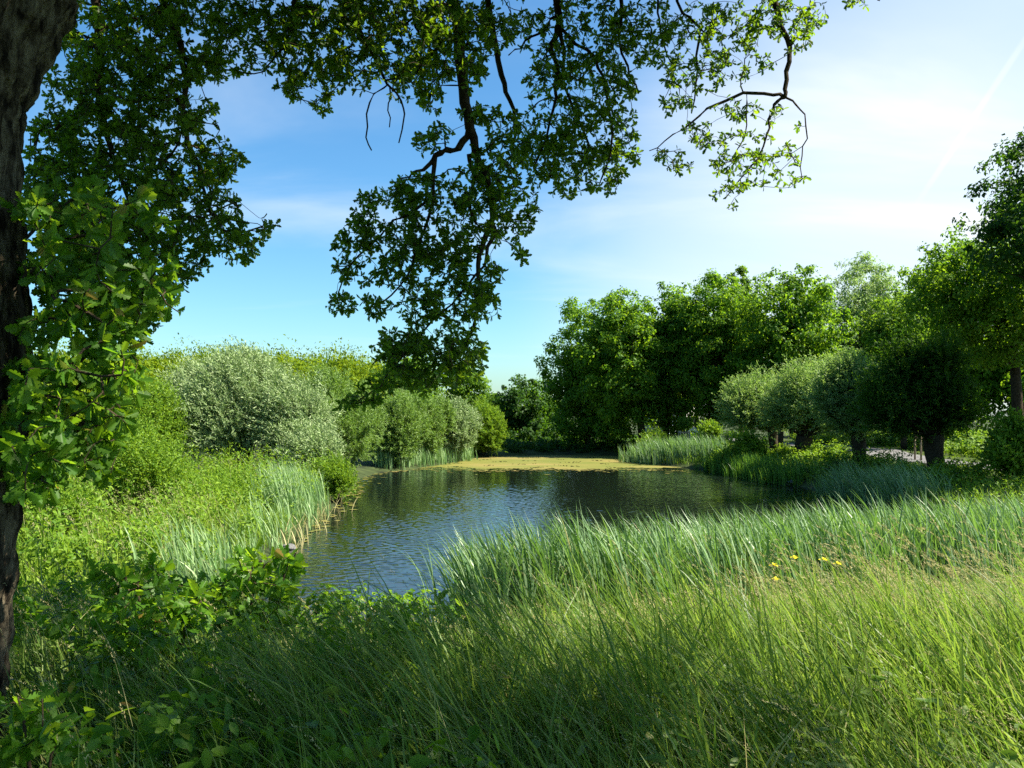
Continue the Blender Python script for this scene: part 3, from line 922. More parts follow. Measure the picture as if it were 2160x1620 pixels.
def build_left_shrubs():
    rng = np.random.default_rng(41)
    G = 'willow shrubs along the left shore'
    wl, gw = M['willow_leaf'], M['green_willow_leaf']
    y = 33.0
    big = [lobe(400, 640, 748, 950, y + 1), lobe(365, 560, 800, 1000, y), lobe(540, 715, 800, 1005, y), lobe(600, 730, 900, 1030, y - 2), lobe(440, 600, 745, 860, y + 1.5),
           lobe(360, 480, 770, 900, y + 2)]
    willow('silver_willow', 'big silver leaved willow shrub, largest on the left shore', big, 5600, wl, rng, G, (at(520, 1000, y)[0], y), L=.13, W=.26, nleaf=28, slen=(.6, 1.25), up=.6, stems=12)
    willow('silver_willow', 'green grey willow shrub right beside the big silver one', [lobe(655, 800, 835, 1005, 38.5), lobe(640, 760, 780, 930, 40), lobe(735, 815, 815, 960, 42)], 2300, gw, rng, G, (-9.0, 39), L=.14, W=.25, nleaf=26, slen=(.5, 1.0))
    willow('silver_willow', 'narrow shaded willow shrub partly under the oak bough tip', [lobe(775, 895, 830, 988, 47), lobe(830, 910, 835, 950, 49)], 1900, gw, rng, G, (at(835, 950, 47)[0], 47), L=.16, W=.25, nleaf=24, slen=(.5, 1.0))
    willow('silver_willow', 'slim willow shrub wedged in the middle of the shore row', [lobe(855, 940, 838, 972, 51), lobe(900, 965, 842, 930, 53)], 1300, gw, rng, G, (at(895, 950, 51)[0], 51.2), L=.17, W=.25, nleaf=24, slen=(.5, 1.0))
    willow('silver_willow', 'pale silver rounded willow shrub leaning towards the duckweed', [lobe(900, 1015, 848, 965, 55)], 1700, wl, rng, G, (at(955, 950, 55)[0] - .6, 55.5), L=.17, W=.26, nleaf=24, slen=(.5, 1.0))
    willow('yellow_willow', 'yellow green willow shrub at the far end of the shore row', [lobe(965, 1072, 855, 964, 61)], 1600, M['bush_leaf'], rng, G, (at(1018, 950, 61)[0] - .5, 62), L=.18, W=.26, nleaf=24, slen=(.5, 1.0))
    willow('yellow_willow', 'low yellowish willow sprouting over the water beside the pale reeds', [lobe(668, 752, 975, 1065, 29)], 420, M['bush_leaf'], rng, G, (-6.4, 29), L=.11, W=.28, nleaf=22, slen=(.5, .9), stems=6)
    G = 'bushes in the left meadow'
    bl = M['bush_leaf']
    willow('meadow_bush', 'small leaved bush with dark stems in the middle of the left meadow', [lobe(205, 395, 925, 1085, 20), lobe(240, 330, 900, 990, 20.5)], 1100, bl, rng, G, (at(300, 1080, 20)[0], 20), L=.07, W=.55, nleaf=24, slen=(.4, .9), cat='bush', T=KITE)
    willow('meadow_bush', 'bright bush at the left of the meadow beside the oak trunk', [lobe(15, 150, 1010, 1130, 16.5), lobe(90, 180, 1060, 1140, 16)], 700, bl, rng, G, (at(90, 1120, 16.5)[0], 16.5), L=.07, W=.5, nleaf=22, slen=(.4, .8), cat='bush', T=KITE)
    willow('meadow_bush', 'tall yellow green bush behind the meadow, left of the big silver willow', [lobe(240, 400, 800, 985, 31), lobe(180, 300, 850, 1000, 30)], 1600, bl, rng, G, (at(290, 980, 31)[0], 31), L=.10, W=.5, nleaf=22, slen=(.5, 1.0), cat='bush', T=KITE)
    willow('meadow_bush', 'olive bush at the far left seen through the oak shoots', [lobe(60, 230, 830, 1010, 29), lobe(-60, 110, 860, 1040, 27)], 1500, M['scrub_leaf'], rng, G, (at(130, 1000, 29)[0], 29), L=.10, W=.5, nleaf=22, slen=(.5, 1.0), cat='bush', T=KITE)
    willow('meadow_bush', 'low leafy bush between meadow and shaded foot of the silver willow', [lobe(330, 520, 1005, 1095, 23), lobe(420, 560, 1000, 1080, 25)], 900, bl, rng, G, (at(420, 1080, 23.5)[0], 23.5), L=.07, W=.5, nleaf=22, slen=(.35, .7), cat='bush', T=KITE)


build_hill()
build_right_trees()
build_pollards()
build_left_shrubs()


# ------------------------------------------------------------------ reeds, grass, meadow
def in_band(rng, pts, n, half):
    """n random points within half metres of a polyline"""
    pts = np.array(pts, float)
    seg = np.linalg.norm(np.diff(pts, axis=0), axis=1)
    i = rng.choice(len(seg), n, p=seg / seg.sum())
    t = rng.uniform(0, 1, n)[:, None]
    p = pts[i] + (pts[i + 1] - pts[i]) * t
    d = unit(pts[i + 1] - pts[i])
    off = np.stack([-d[:, 1], d[:, 0]], 1)
    hw = half if np.ndim(half) == 0 else np.asarray(half)[i]
    return p + off * (rng.uniform(-1, 1, n) * hw)[:, None] + rng.normal(0, .25, (n, 2))


def reedbed(name, label, line, half, n, h, w, lean, mat, seed, kind='stuff', cat='reeds'):
    rng = np.random.default_rng(seed)
    # fans of blades from common feet
    feet = in_band(rng, line, n // 6, half)
    p = np.repeat(feet, 6, 0) + rng.normal(0, .045, (len(feet) * 6, 2))
    N = len(p)
    base = np.stack([p[:, 0], p[:, 1], np.maximum(H(p[:, 0], p[:, 1]), -.3)], 1)
    hh = rng.uniform(*h, N) * rng.choice([1, 1, 1, .7, .5], N) * (1 - .36 * sm((p[:, 0] - 5.5) / 8) * (p[:, 1] < 22))
    hh *= 1 + .10 * np.sin(p[:, 0] * 1.7) * np.sin(p[:, 1] * 2.3)
    ang = np.pi + rng.normal(0, .55, N)
    le = np.abs(rng.normal(lean, .13, N))
    stray = rng.uniform(0, 1, N) < .16
    ang[stray] = rng.uniform(0, 6.28, stray.sum())
    part, _ = blades(base, hh, rng.uniform(*w, N), np.clip(le, .03, .85), ang, rng, 7, 3.2, wang=rng.normal(0, .8, N))
    return tag(mesh(name, [part], mat, None, True), label, cat, kind=kind)


def build_reeds():
    reedbed('reed_bed', 'wide bed of tall grey green reed blades bowing left along the near right shore',
            [(-.5, 11.7), (1.8, 12.6), (4, 13.8), (7, 15.2), (10, 16.2), (13.5, 16.4), (17.5, 15.2)], np.array([.9, 1.3, 1.6, 1.7, 1.7, 1.9]), 17000, (1.2, 1.8), (.022, .038), .30, M['reed'], 51)
    reedbed('reed_bed', 'pale blue green reed clump at the water edge below the big silver willow',
            [(-7.9, 28.0), (-7.0, 26.4), (-6.5, 24.5), (-6.4, 22.5)], np.array([.6, .6, .4]), 1900, (1.0, 1.5), (.018, .032), .28, M['reed_pale'], 52)
    reedbed('reed_bed', 'pale iris blades standing in front of the lit meadow near the leafy saplings',
            [(-4.3, 11.6), (-4.7, 12.4), (-5.2, 13.8), (-5.5, 15.4)], .5, 620, (.6, 1.25), (.020, .036), .26, M['reed_pale'], 53)
    reedbed('reed_bed', 'thin reed fringe along the left waterline between the two pale clumps',
            [(-6.6, 24.5), (-6.2, 21.0), (-5.9, 18.6), (-5.5, 16)], .32, 520, (.45, 1.05), (.014, .028), .34, M['reed_pale'], 59)
    reedbed('reed_bed', 'small reed clump on the left shore before the duckweed',
            [(-7.6, 46.0), (-6.2, 49), (-4.8, 53), (-3.4, 58)], .7, 1800, (.8, 1.4), (.03, .05), .2, M['reed_pale'], 54)
    reedbed('reed_bed', 'reed tuft on the right bank jutting into the duckweed',
            [(8.2, 54.5), (9.6, 52.5), (11.6, 50.5), (13.2, 50)], 1.0, 2600, (1.0, 1.7), (.03, .05), .2, M['reed'], 55)
    reedbed('reed_bed', 'short dark green iris fringe lining the right shore',
            [(11.6, 47.2), (11.9, 43.5), (12.4, 38.8), (13.2, 36.2)], .6, 2600, (.7, 1.15), (.025, .045), .15, M['reed_dark'], 56)
    reedbed('reed_bed', 'fine dark reed tuft at the right end of the visible water',
            [(12.9, 33.0), (13.6, 30), (13.9, 27)], .8, 1500, (.9, 1.4), (.018, .03), .45, M['reed'], 57)
    reedbed('dry_reeds', 'scattered straw coloured old stalks among the near reed blades', [(-.3, 11.8), (4, 13.6), (10, 16.0), (16, 15.8)], 1.5, 700, (.8, 1.6), (.010, .02), .4, M['straw'], 60)
    # straw-coloured dead blades at the water line of the left reeds
    rng = np.random.default_rng(58)
    p = in_band(rng, [(-6.0, 27.0), (-5.75, 24), (-5.55, 21), (-5.35, 18.6)], 110, .2)
    N = len(p)
    base = np.stack([p[:, 0], p[:, 1], np.full(N, -.02)], 1)
    part, _ = blades(base, rng.uniform(.3, .8, N), rng.uniform(.015, .03, N), rng.uniform(.3, .9, N), rng.uniform(0, 6.28, N), rng, 4)
    tag(mesh('dead_reeds', [part], M['seed']), 'straw coloured dead reed blades at the left waterline', 'reeds', kind='stuff')


def fan_region(rng, n, y0, y1, k=.72, extra=1.2, power=1.0):
    """random points in the wedge in front of the camera"""
    y = y0 + (y1 - y0) * rng.uniform(0, 1, n) ** power
    x = rng.uniform(-1, 1, n) * (k * y + extra)
    return x, y


def seed_heads(P, rng, length, L, per=22, spread=.018):
    """feathery panicles along the last part of the stalks P (N, k, 3)"""
    N = len(P)
    tip, pre = P[:, -1], P[:, -2]
    d = unit(tip - pre)
    t = rng.uniform(0, 1, (N, per))
    ln = np.broadcast_to(np.asarray(length), (N,))[:, None]
    env = np.sin(np.clip(t * .9 + .08, 0, 1) * np.pi)
    off = rng.normal(0, 1, (N, per, 3)) * (spread * env)[..., None]
    droop = np.array([-1, 0, -.55])[None, None] * (t * t * ln * .35)[..., None]
    pos = tip[:, None] + d[:, None] * (t * ln - ln * .25)[..., None] + off + droop
    ax = unit(d[:, None] + rng.normal(0, .35, (N, per, 3)) + droop * 2)
    nrm = rng.normal(size=(N, per, 3))
    l = L * rng.uniform(.6, 1.3, N * per)
    return leaves(pos.reshape(-1, 3), ax.reshape(-1, 3), nrm.reshape(-1, 3), l, l * .24, KITE)


def build_grass():
    rng = np.random.default_rng(61)
    # --- foreground grass
    parts = []
    # tufts of blades fanning from a common foot, taller and flatter patches, gaps between
    tx1, ty1 = fan_region(rng, 5600, 1.2, 5.0, extra=3.0)
    tx2, ty2 = fan_region(rng, 7000, 4.6, 11.9, extra=3.0, power=.8)
    tx, ty = np.concatenate([tx1, tx2]), np.concatenate([ty1, ty2])
    ok = (sdf(np.stack([tx, ty], 1)) > .1) & (np.hypot(tx + 2.75, ty - 3.6) > .55)
    tx, ty = tx[ok], ty[ok]; nt_ = len(tx)
    th = rng.uniform(.42, 1.0, nt_) * (1 + .22 * np.sin(tx * 1.3 + .7 * np.sin(ty * 1.1)) * np.cos(ty * 1.05)) * (1 - .42 * sm((-tx + .2) / 2.2)) * (1 - .42 * sm((3.6 - tx) / 3.0) * sm((ty - 4.6) / 2)) * (1 - .42 * sm((ty - 6.6) / 3))
    th = np.where(ty < 3.2, th * .82, th)
    tl = np.clip(rng.normal(.46, .17, nt_) + .14 * sm((tx - .3) / 2), .05, .95) * (1 + .35 * np.sin(tx * .9 + ty * .6))
    per = 9
    k = np.repeat(np.arange(nt_), per); N = len(k)
    sp = rng.normal(0, .035, (N, 2))
    x, y = tx[k] + sp[:, 0], ty[k] + sp[:, 1]
    base = np.stack([x, y, H(x, y) - .02], 1)
    h = th[k] * rng.uniform(.45, 1.12, N)
    ang = np.pi + rng.normal(0, .65, N)
    lean = np.clip(tl[k] + rng.normal(0, .14, N), .03, 1.0)
    wild = rng.uniform(0, 1, N) < .18
    ang[wild] = rng.uniform(0, 6.28, wild.sum())
    part, _ = blades(base, h, rng.uniform(.004, .0145, N), lean, ang, rng, 6, 2.2)
    tag(mesh('tall_grass', [part], M['grass'], None, True), 'tall green meadow grass filling the near bank', 'grass', kind='stuff')
    # dead thatch between the tufts
    x, y = fan_region(rng, 5000, 1.6, 11.0)
    ok = sdf(np.stack([x, y], 1)) > .2
    x, y = x[ok], y[ok]; N = len(x)
    base = np.stack([x, y, H(x, y)], 1)
    part, _ = blades(base, rng.uniform(.2, .6, N), rng.uniform(.003, .007, N), rng.uniform(.5, 1.0, N), rng.uniform(0, 6.28, N), rng, 4, 1.4)
    tag(mesh('dry_thatch', [part], M['straw']), 'bleached dead grass lying between the green tufts', 'dead grass', kind='stuff')
    # --- flowering stalks with pale panicles, leaning left in the wind
    x1, y1 = fan_region(rng, 2600, 2.2, 5.0)
    x2, y2 = fan_region(rng, 6600, 4.6, 10.8, power=.9)
    x, y = np.concatenate([x1, x2]), np.concatenate([y1, y2])
    dens = .22 + .8 * sm((x + .2 * y - .5) / 3.5) * (.35 + .65 * sm((y - 3.5) / 3))
    ok = (sdf(np.stack([x, y], 1)) > .1) & (rng.uniform(0, 1, len(x)) < dens) & (np.hypot(x + 2.75, y - 3.6) > .6)
    x, y = x[ok], y[ok]; N = len(x)
    base = np.stack([x, y, H(x, y) - .02], 1)
    h = rng.uniform(.60, 1.08, N) * np.where(y < 3.4, .78, 1) * (1 - .48 * sm((3.6 - x) / 3.0) * sm((y - 4.2) / 2)) * (1 - .36 * sm((y - 6.6) / 3))
    h = h * rng.uniform(.55, 1.12, N)
    ang = np.pi + rng.normal(0, .30, N)
    lean = np.clip(rng.normal(.52, .15, N), .1, 1.0)
    lean = np.where(x < -.5, lean * .65, lean)
    part, P = blades(base, h, rng.uniform(.0022, .0042, N), lean, ang, rng, 6, 1.7)
    tag(mesh('grass_stalks', [part], M['straw'], None, True), 'thin pale grass stalks leaning left over the near bank', 'grass', kind='stuff')
    tag(mesh('grass_seed_heads', [seed_heads(P, rng, rng.uniform(.09, .18, N), np.repeat(.011 + .015 * sm((y - 3.5) / 4.5), 24), 24, .0035)], M['seed']),
        'pale feathery seed heads topping the near grass', 'grass', kind='stuff')
    # --- broad low leaves between the grass
    x, y = fan_region(rng, 15000, 1.6, 10.5)
    ok = (sdf(np.stack([x, y], 1)) > .3)
    x, y = x[ok], y[ok]; N = len(x)
    pos = np.stack([x, y, H(x, y) + rng.uniform(.02, .42, N)], 1)
    a = rng.uniform(0, 6.28, N)
    ax = np.stack([np.cos(a), np.sin(a), rng.uniform(-.3, .6, N)], 1)
    nrm = unit(np.array([0, 0, 1.0]) + rng.normal(0, .45, (N, 3)))
    l = rng.uniform(.03, .085, N)
    tag(mesh('low_herbs', [leaves(pos, ax, nrm, l, l * rng.uniform(.3, .6, N), OVATE)], M['grass']), 'low broad leaved herbs among the near grass', 'herbs', kind='stuff')
    # --- tangle of leafy growth under the oak
    n = 330
    x = rng.uniform(-4.6, .1, n); y = rng.uniform(2.3, 8.2, n)
    ok = (sdf(np.stack([x, y], 1)) > .5) & (np.hypot(x + 2.75, y - 3.6) > .7) & (x > -.78 * y - .6) & (rng.uniform(0, 1, n) < .35 + .65 * sm((-x) / 1.5))
    x, y = x[ok], y[ok]; n = len(x)
    s = rng.uniform(.10, .24, n)
    c = np.stack([x, y, H(x, y) + rng.uniform(.15, .62, n)], 1)
    q1 = clump_leaves(rng, c, s, 42, .062, .55, OVATE, c.mean(0) - np.array([0, 0, 4]), up=.9)
    N = n * 4
    b0 = np.repeat(np.stack([x, y, H(x, y)], 1), 4, 0) + rng.normal(0, .07, (N, 3)) * np.array([1, 1, 0])
    q2, _ = blades(b0, np.repeat(c[:, 2] - H(x, y) + s, 4) * rng.uniform(.7, 1.1, N), rng.uniform(.003, .006, N), np.abs(rng.normal(.25, .2, N)), rng.uniform(0, 6.28, N), rng, 4)
    tag(mesh('brambles', [q1, q2], M['oak_leaf_near']), 'tangle of broad leafy undergrowth in the shade at the foot of the oak', 'undergrowth', kind='stuff')
    # --- lit meadow on the left
    n = 52000
    x = rng.uniform(-24, -4.6, n); y = rng.uniform(9.0, 33, n)
    s = sdf(np.stack([x, y], 1))
    ok = (s > .25) & (x > -.75 * y - 1)
    x, y = x[ok], y[ok]; N = len(x)
    base = np.stack([x, y, H(x, y) - .02], 1)
    patch = .75 + .35 * np.sin(x * .9 + 2) * np.sin(y * .7) + .15 * np.sin(x * 2.3) * np.sin(y * 1.9 + 1)
    h = rng.uniform(.35, .85, N) * patch
    ang = np.pi + rng.normal(0, .8, N)
    part, _ = blades(base, h, rng.uniform(.008, .018, N), np.clip(np.abs(rng.normal(.35, .2, N)), .03, 1), ang, rng, 4)
    n = 60000
    x = rng.uniform(-22, -4.6, n); y = rng.uniform(9.0, 32, n)
    ok = (sdf(np.stack([x, y], 1)) > .3) & (x > -.75 * y - 1) & (np.sin(x * 2.1 + np.sin(y * 1.4)) * np.sin(y * 1.8 + 1) > rng.uniform(-.9, .5, n))
    x, y = x[ok], y[ok]; N = len(x)
    patch = .75 + .35 * np.sin(x * .9 + 2) * np.sin(y * .7) + .15 * np.sin(x * 2.3) * np.sin(y * 1.9 + 1)
    pos = np.stack([x, y, H(x, y) + rng.uniform(.15, .85, N) * patch], 1)
    nrm = unit(np.array([0, 0, 1.0]) + rng.normal(0, .6, (N, 3)))
    ax = unit(np.cross(nrm, rng.normal(size=(N, 3))) + np.array([-.2, 0, .2]))
    l = rng.uniform(.05, .11, N)
    tag(mesh('meadow', [part, leaves(pos, ax, nrm, l, l * .42, KITE)], M['meadow']), 'sunlit yellow green meadow of grass and herbs on the left bank', 'meadow', kind='stuff')
    n = 420
    x = rng.uniform(-19, -4.8, n); y = rng.uniform(9.5, 31, n)
    ok = (sdf(np.stack([x, y], 1)) > .5) & (x > -.75 * y - 1)
    x, y = x[ok], y[ok]; n = len(x)
    s = rng.uniform(.18, .46, n) * (1 + .5 * (y > 16))
    c = np.stack([x, y, H(x, y) + .35 + s * rng.uniform(.5, 1.3, n)], 1)
    q1 = clump_leaves(rng, c, s, 120, .105, .40, LANCE, c.mean(0) - np.array([0, 0, 5]), flat=1.25)
    N = n * 9
    b0 = np.repeat(np.stack([x, y, H(x, y)], 1), 9, 0) + rng.normal(0, .12, (N, 3)) * np.array([1, 1, 0])
    q2, _ = blades(b0, np.repeat(c[:, 2] - H(x, y) + s, 9) * rng.uniform(.8, 1.25, N), rng.uniform(.008, .016, N), np.abs(rng.normal(.15, .12, N)), rng.uniform(0, 6.28, N), rng, 4)
    tag(mesh('tall_herbs', [q1, q2], M['bush_leaf']), 'mounds of tall nettles and herbs standing in the left meadow', 'herbs', kind='stuff')
    # pale plumes of tall grass over the meadow
    n = 2600
    x = rng.uniform(-19, -4.8, n); y = rng.uniform(8.5, 30, n)
    ok = (sdf(np.stack([x, y], 1)) > .4) & (x > -.75 * y - 1) & (np.sin(x * .8 + 1) * np.sin(y * .5) > -.25)
    x, y = x[ok], y[ok]; N = len(x)
    base = np.stack([x, y, H(x, y)], 1)
    part, P = blades(base, rng.uniform(.8, 1.35, N), rng.uniform(.004, .008, N), rng.uniform(.15, .45, N), np.pi + rng.normal(0, .5, N), rng, 5, 1.8)
    tag(mesh('meadow_plumes', [part, seed_heads(P, rng, rng.uniform(.12, .24, N), .035, 14, .008)], M['straw']), 'pale grass plumes rising over the left meadow', 'grass', kind='stuff')
    # --- grass on the right bank and behind the path
    n = 60000
    x = rng.uniform(8, 40, n); y = rng.uniform(19, 72, n)
    s = sdf(np.stack([x, y], 1))
    ok = (s > .15) & (path_dist(x, y) > 1.75) & (x < .75 * y + 2)
    x, y = x[ok], y[ok]; N = len(x)
    near = s[ok] < 9
    base = np.stack([x, y, H(x, y) - .02], 1)
    d = path_dist(x, y)
    h = rng.uniform(.18, .5, N) * np.where(d < 3.2, .4, np.where(d < 5.5, .7, 1.0)) * np.where(near, 1.25, .7)
    part, _ = blades(base, h, rng.uniform(.014, .032, N), np.clip(np.abs(rng.normal(.4, .2, N)), .03, 1), rng.uniform(0, 6.28, N), rng, 3)
    n = 26000
    x = rng.uniform(10, 30, n); y = rng.uniform(19, 50, n)
    s = sdf(np.stack([x, y], 1))
    ok = (s > .4) & (s < 8) & (path_dist(x, y) > 4.2)
    x, y = x[ok], y[ok]; N = len(x)
    lump = .5 + .5 * np.sin(x * 1.1 + .6) * np.sin(y * .55 + 1)
    pos = np.stack([x, y, H(x, y) + rng.uniform(.05, .30 + .55 * lump, N)], 1)
    nrm = unit(np.array([0, 0, 1.0]) + rng.normal(0, .6, (N, 3)))
    ax = unit(np.cross(nrm, rng.normal(size=(N, 3))))
    l = rng.uniform(.08, .17, N)
    fx = np.concatenate([at(q, 950, d)[0] + rng.normal(0, 1.3, 34) for q, d in ((1640, 47), (1690, 44), (1780, 38.5), (1960, 32))])
    fy = np.concatenate([d - .9 + rng.normal(0, .8, 34) for d in (47, 44, 38.5, 32)])
    fs = rng.uniform(.22, .5, len(fx))
    fc = np.stack([fx, fy, H(fx, fy) + fs * rng.uniform(.6, 1.5, len(fx))], 1)
    herb = clump_leaves(rng, fc, fs, 90, .15, .45, LANCE, fc.mean(0) - np.array([0, 0, 4]), flat=1.1)
    tag(mesh('bank_grass', [part, herb, leaves(pos, ax, nrm, l, l * .5, KITE)], M['bush_leaf']), 'grass and nettles on the right bank between the water and the path', 'grass', kind='stuff')


build_reeds()
build_grass()


# ------------------------------------------------------------------ oak
def grow(lines, attract, rng, step=.11, droop=.10, tip=.0028, expo=2.4):
    """twigs that join every attractor to the nearest part of the traced boughs. lines: [(points, radii, parent_line or None)]"""
    pos, par, rad, traced = [], [], [], []
    for P, r in lines:
        P, r = resample(P, r, .12)
        first = -1
        if pos:
            q = np.array(pos); k = int(np.argmin(np.linalg.norm(q - P[0], axis=1)))
            if np.linalg.norm(q[k] - P[0]) < 6: first = k
        for i in range(len(P)):
            par.append(first if i == 0 else len(pos) - 1)
            pos.append(P[i] + (rng.normal(0, .010, 3) if 0 < i else 0)); rad.append(r[i]); traced.append(True)
    n0 = len(pos)
    cap = n0 + len(attract) * 24
    A = np.zeros((cap, 3)); A[:n0] = pos; n = n0
    q = A[:n0]
    d0 = np.array([np.min(np.linalg.norm(q - a, axis=1)) for a in attract])
    tips = []
    for ai in np.argsort(d0):
        t = attract[ai]
        dd = np.linalg.norm(A[:n] - t, axis=1) + .5 * np.maximum(0, t[2] - A[:n, 2])
        k = int(np.argmin(dd))
        a = A[k]
        L = np.linalg.norm(t - a)
        if L < .03: tips.append(k); continue
        pd = unit(a - A[par[k]]) if par[k] >= 0 else np.array([0, 0, -1.0])
        ctrl = (a + t) / 2 + pd * .22 * L + np.array([0, 0, droop * L]) + rng.normal(0, .10 * L, 3)
        m = int(np.clip(L / step, 1, 22)) + 1
        prev = k
        for s in np.linspace(0, 1, m + 1)[1:]:
            p = (1 - s) ** 2 * a + 2 * s * (1 - s) * ctrl + s * s * t + rng.normal(0, .007, 3)
            A[n] = p; par.append(prev); rad.append(0.0); traced.append(False); prev = n; n += 1
        tips.append(prev)
    P = A[:n]; par = np.array(par); rad = np.array(rad); traced = np.array(traced)
    acc = np.zeros(n)
    r = rad.copy()
    for i in range(n - 1, -1, -1):
        v = max(tip, acc[i] ** (1 / expo))
        if not traced[i]: r[i] = min(v, .016)
        if par[i] >= 0: acc[par[i]] += r[i] ** expo
    return P, par, r, traced, np.array(tips)


def skeleton_mesh(P, par, r):
    i = np.where(par >= 0)[0]; p = par[i]
    direc = np.zeros_like(P); direc[i] = unit(P[i] - P[p]); roots = np.where(par < 0)[0]
    for k in roots:
        ch = np.where(par == k)[0]
        direc[k] = direc[ch[0]] if len(ch) else [0, 0, -1]
    big = {}
    for a, b in zip(i, p):
        if b not in big or r[a] > r[big[b]]: big[b] = a
    main = np.array([big[b] == a for a, b in zip(i, p)])
    t0 = np.where(main[:, None], direc[p], direc[i])
    r0 = np.where(main, r[p], np.minimum(r[p], r[i] * 1.25))
    thick = r[i] > .012
    out = []
    for m, s in ((thick, 8), (~thick, 4)):
        if m.any(): out.append(edges_tube(P[p][m], P[i][m], r0[m], r[i][m], t0[m], direc[i][m], s))
    return out


def rosettes(P, par, tips, rng, n=(5, 9), L=(.075, .12), W=.62, T=OAKC, lift=.3, back=1):
    """oak leaves spreading from each twig end"""
    pos, ax, nr, ln = [], [], [], []
    for k in tips:
        d = P[k] - P[par[k]] if par[k] >= 0 else np.array([0, 0, -1.0])
        d = d / (np.linalg.norm(d) + 1e-9)
        m = rng.integers(n[0], n[1] + 1)
        th = rng.uniform(0, 6.28) + np.arange(m) * 2.4
        a = unit(np.cross(d, [.3, .2, .9])); b = np.cross(d, a)
        inc = rng.uniform(.45, 1.5, m)
        v = d * np.cos(inc)[:, None] + (a * np.cos(th)[:, None] + b * np.sin(th)[:, None]) * np.sin(inc)[:, None]
        o = P[k] - d * rng.uniform(0, .05, m)[:, None]
        if back and par[k] >= 0 and rng.uniform() < .6:
            o[: m // 3] = P[par[k]]
        pos.append(o); ax.append(v + rng.normal(0, .12, (m, 3)) + np.array([0, 0, -.12]))
        nn = d[None] * .5 + np.array([0, 0, lift]) + rng.normal(0, .45, (m, 3)) + np.cross(v, np.cross(d, v)) * .6
        nr.append(nn); ln.append(rng.uniform(*L, m))
    pos, ax, nr, ln = np.concatenate(pos), np.concatenate(ax), np.concatenate(nr), np.concatenate(ln)
    return leaves(pos, ax, unit(nr), ln, ln * W * rng.uniform(.85, 1.1, len(ln)), T)


def blobs(specs, rng, Y, depth=.5, cell=27.0, dens=1.0, outward=None):
    """attractors inside pixel ellipses (cx, cy, rx, ry [, Y [, density]]) given depth"""
    out = []
    for s in specs:
        cx, cy, rx, ry = s[:4]
        y0 = s[4] if len(s) > 4 and s[4] else Y
        dn = s[5] if len(s) > 5 else 1.0
        n = max(2, int(dens * dn * math.pi * rx * ry / cell ** 2))
        a = rng.uniform(0, 6.28, n); q = np.sqrt(rng.uniform(0, 1, n))
        for i in range(n):
            out.append(at(cx + rx * q[i] * math.cos(a[i]), cy + ry * q[i] * math.sin(a[i]), y0 + rng.normal(0, depth)))
    return np.array(out)


def line(pts, Y, wob=0.0, rng=None):
    """traced bough: (px, py, radius_px [, Y])"""
    P, r = [], []
    for q in pts:
        y = q[3] if len(q) > 3 else Y
        P.append(at(q[0], q[1], y)); r.append(q[2] / F * y)
    return np.array(P), np.array(r)


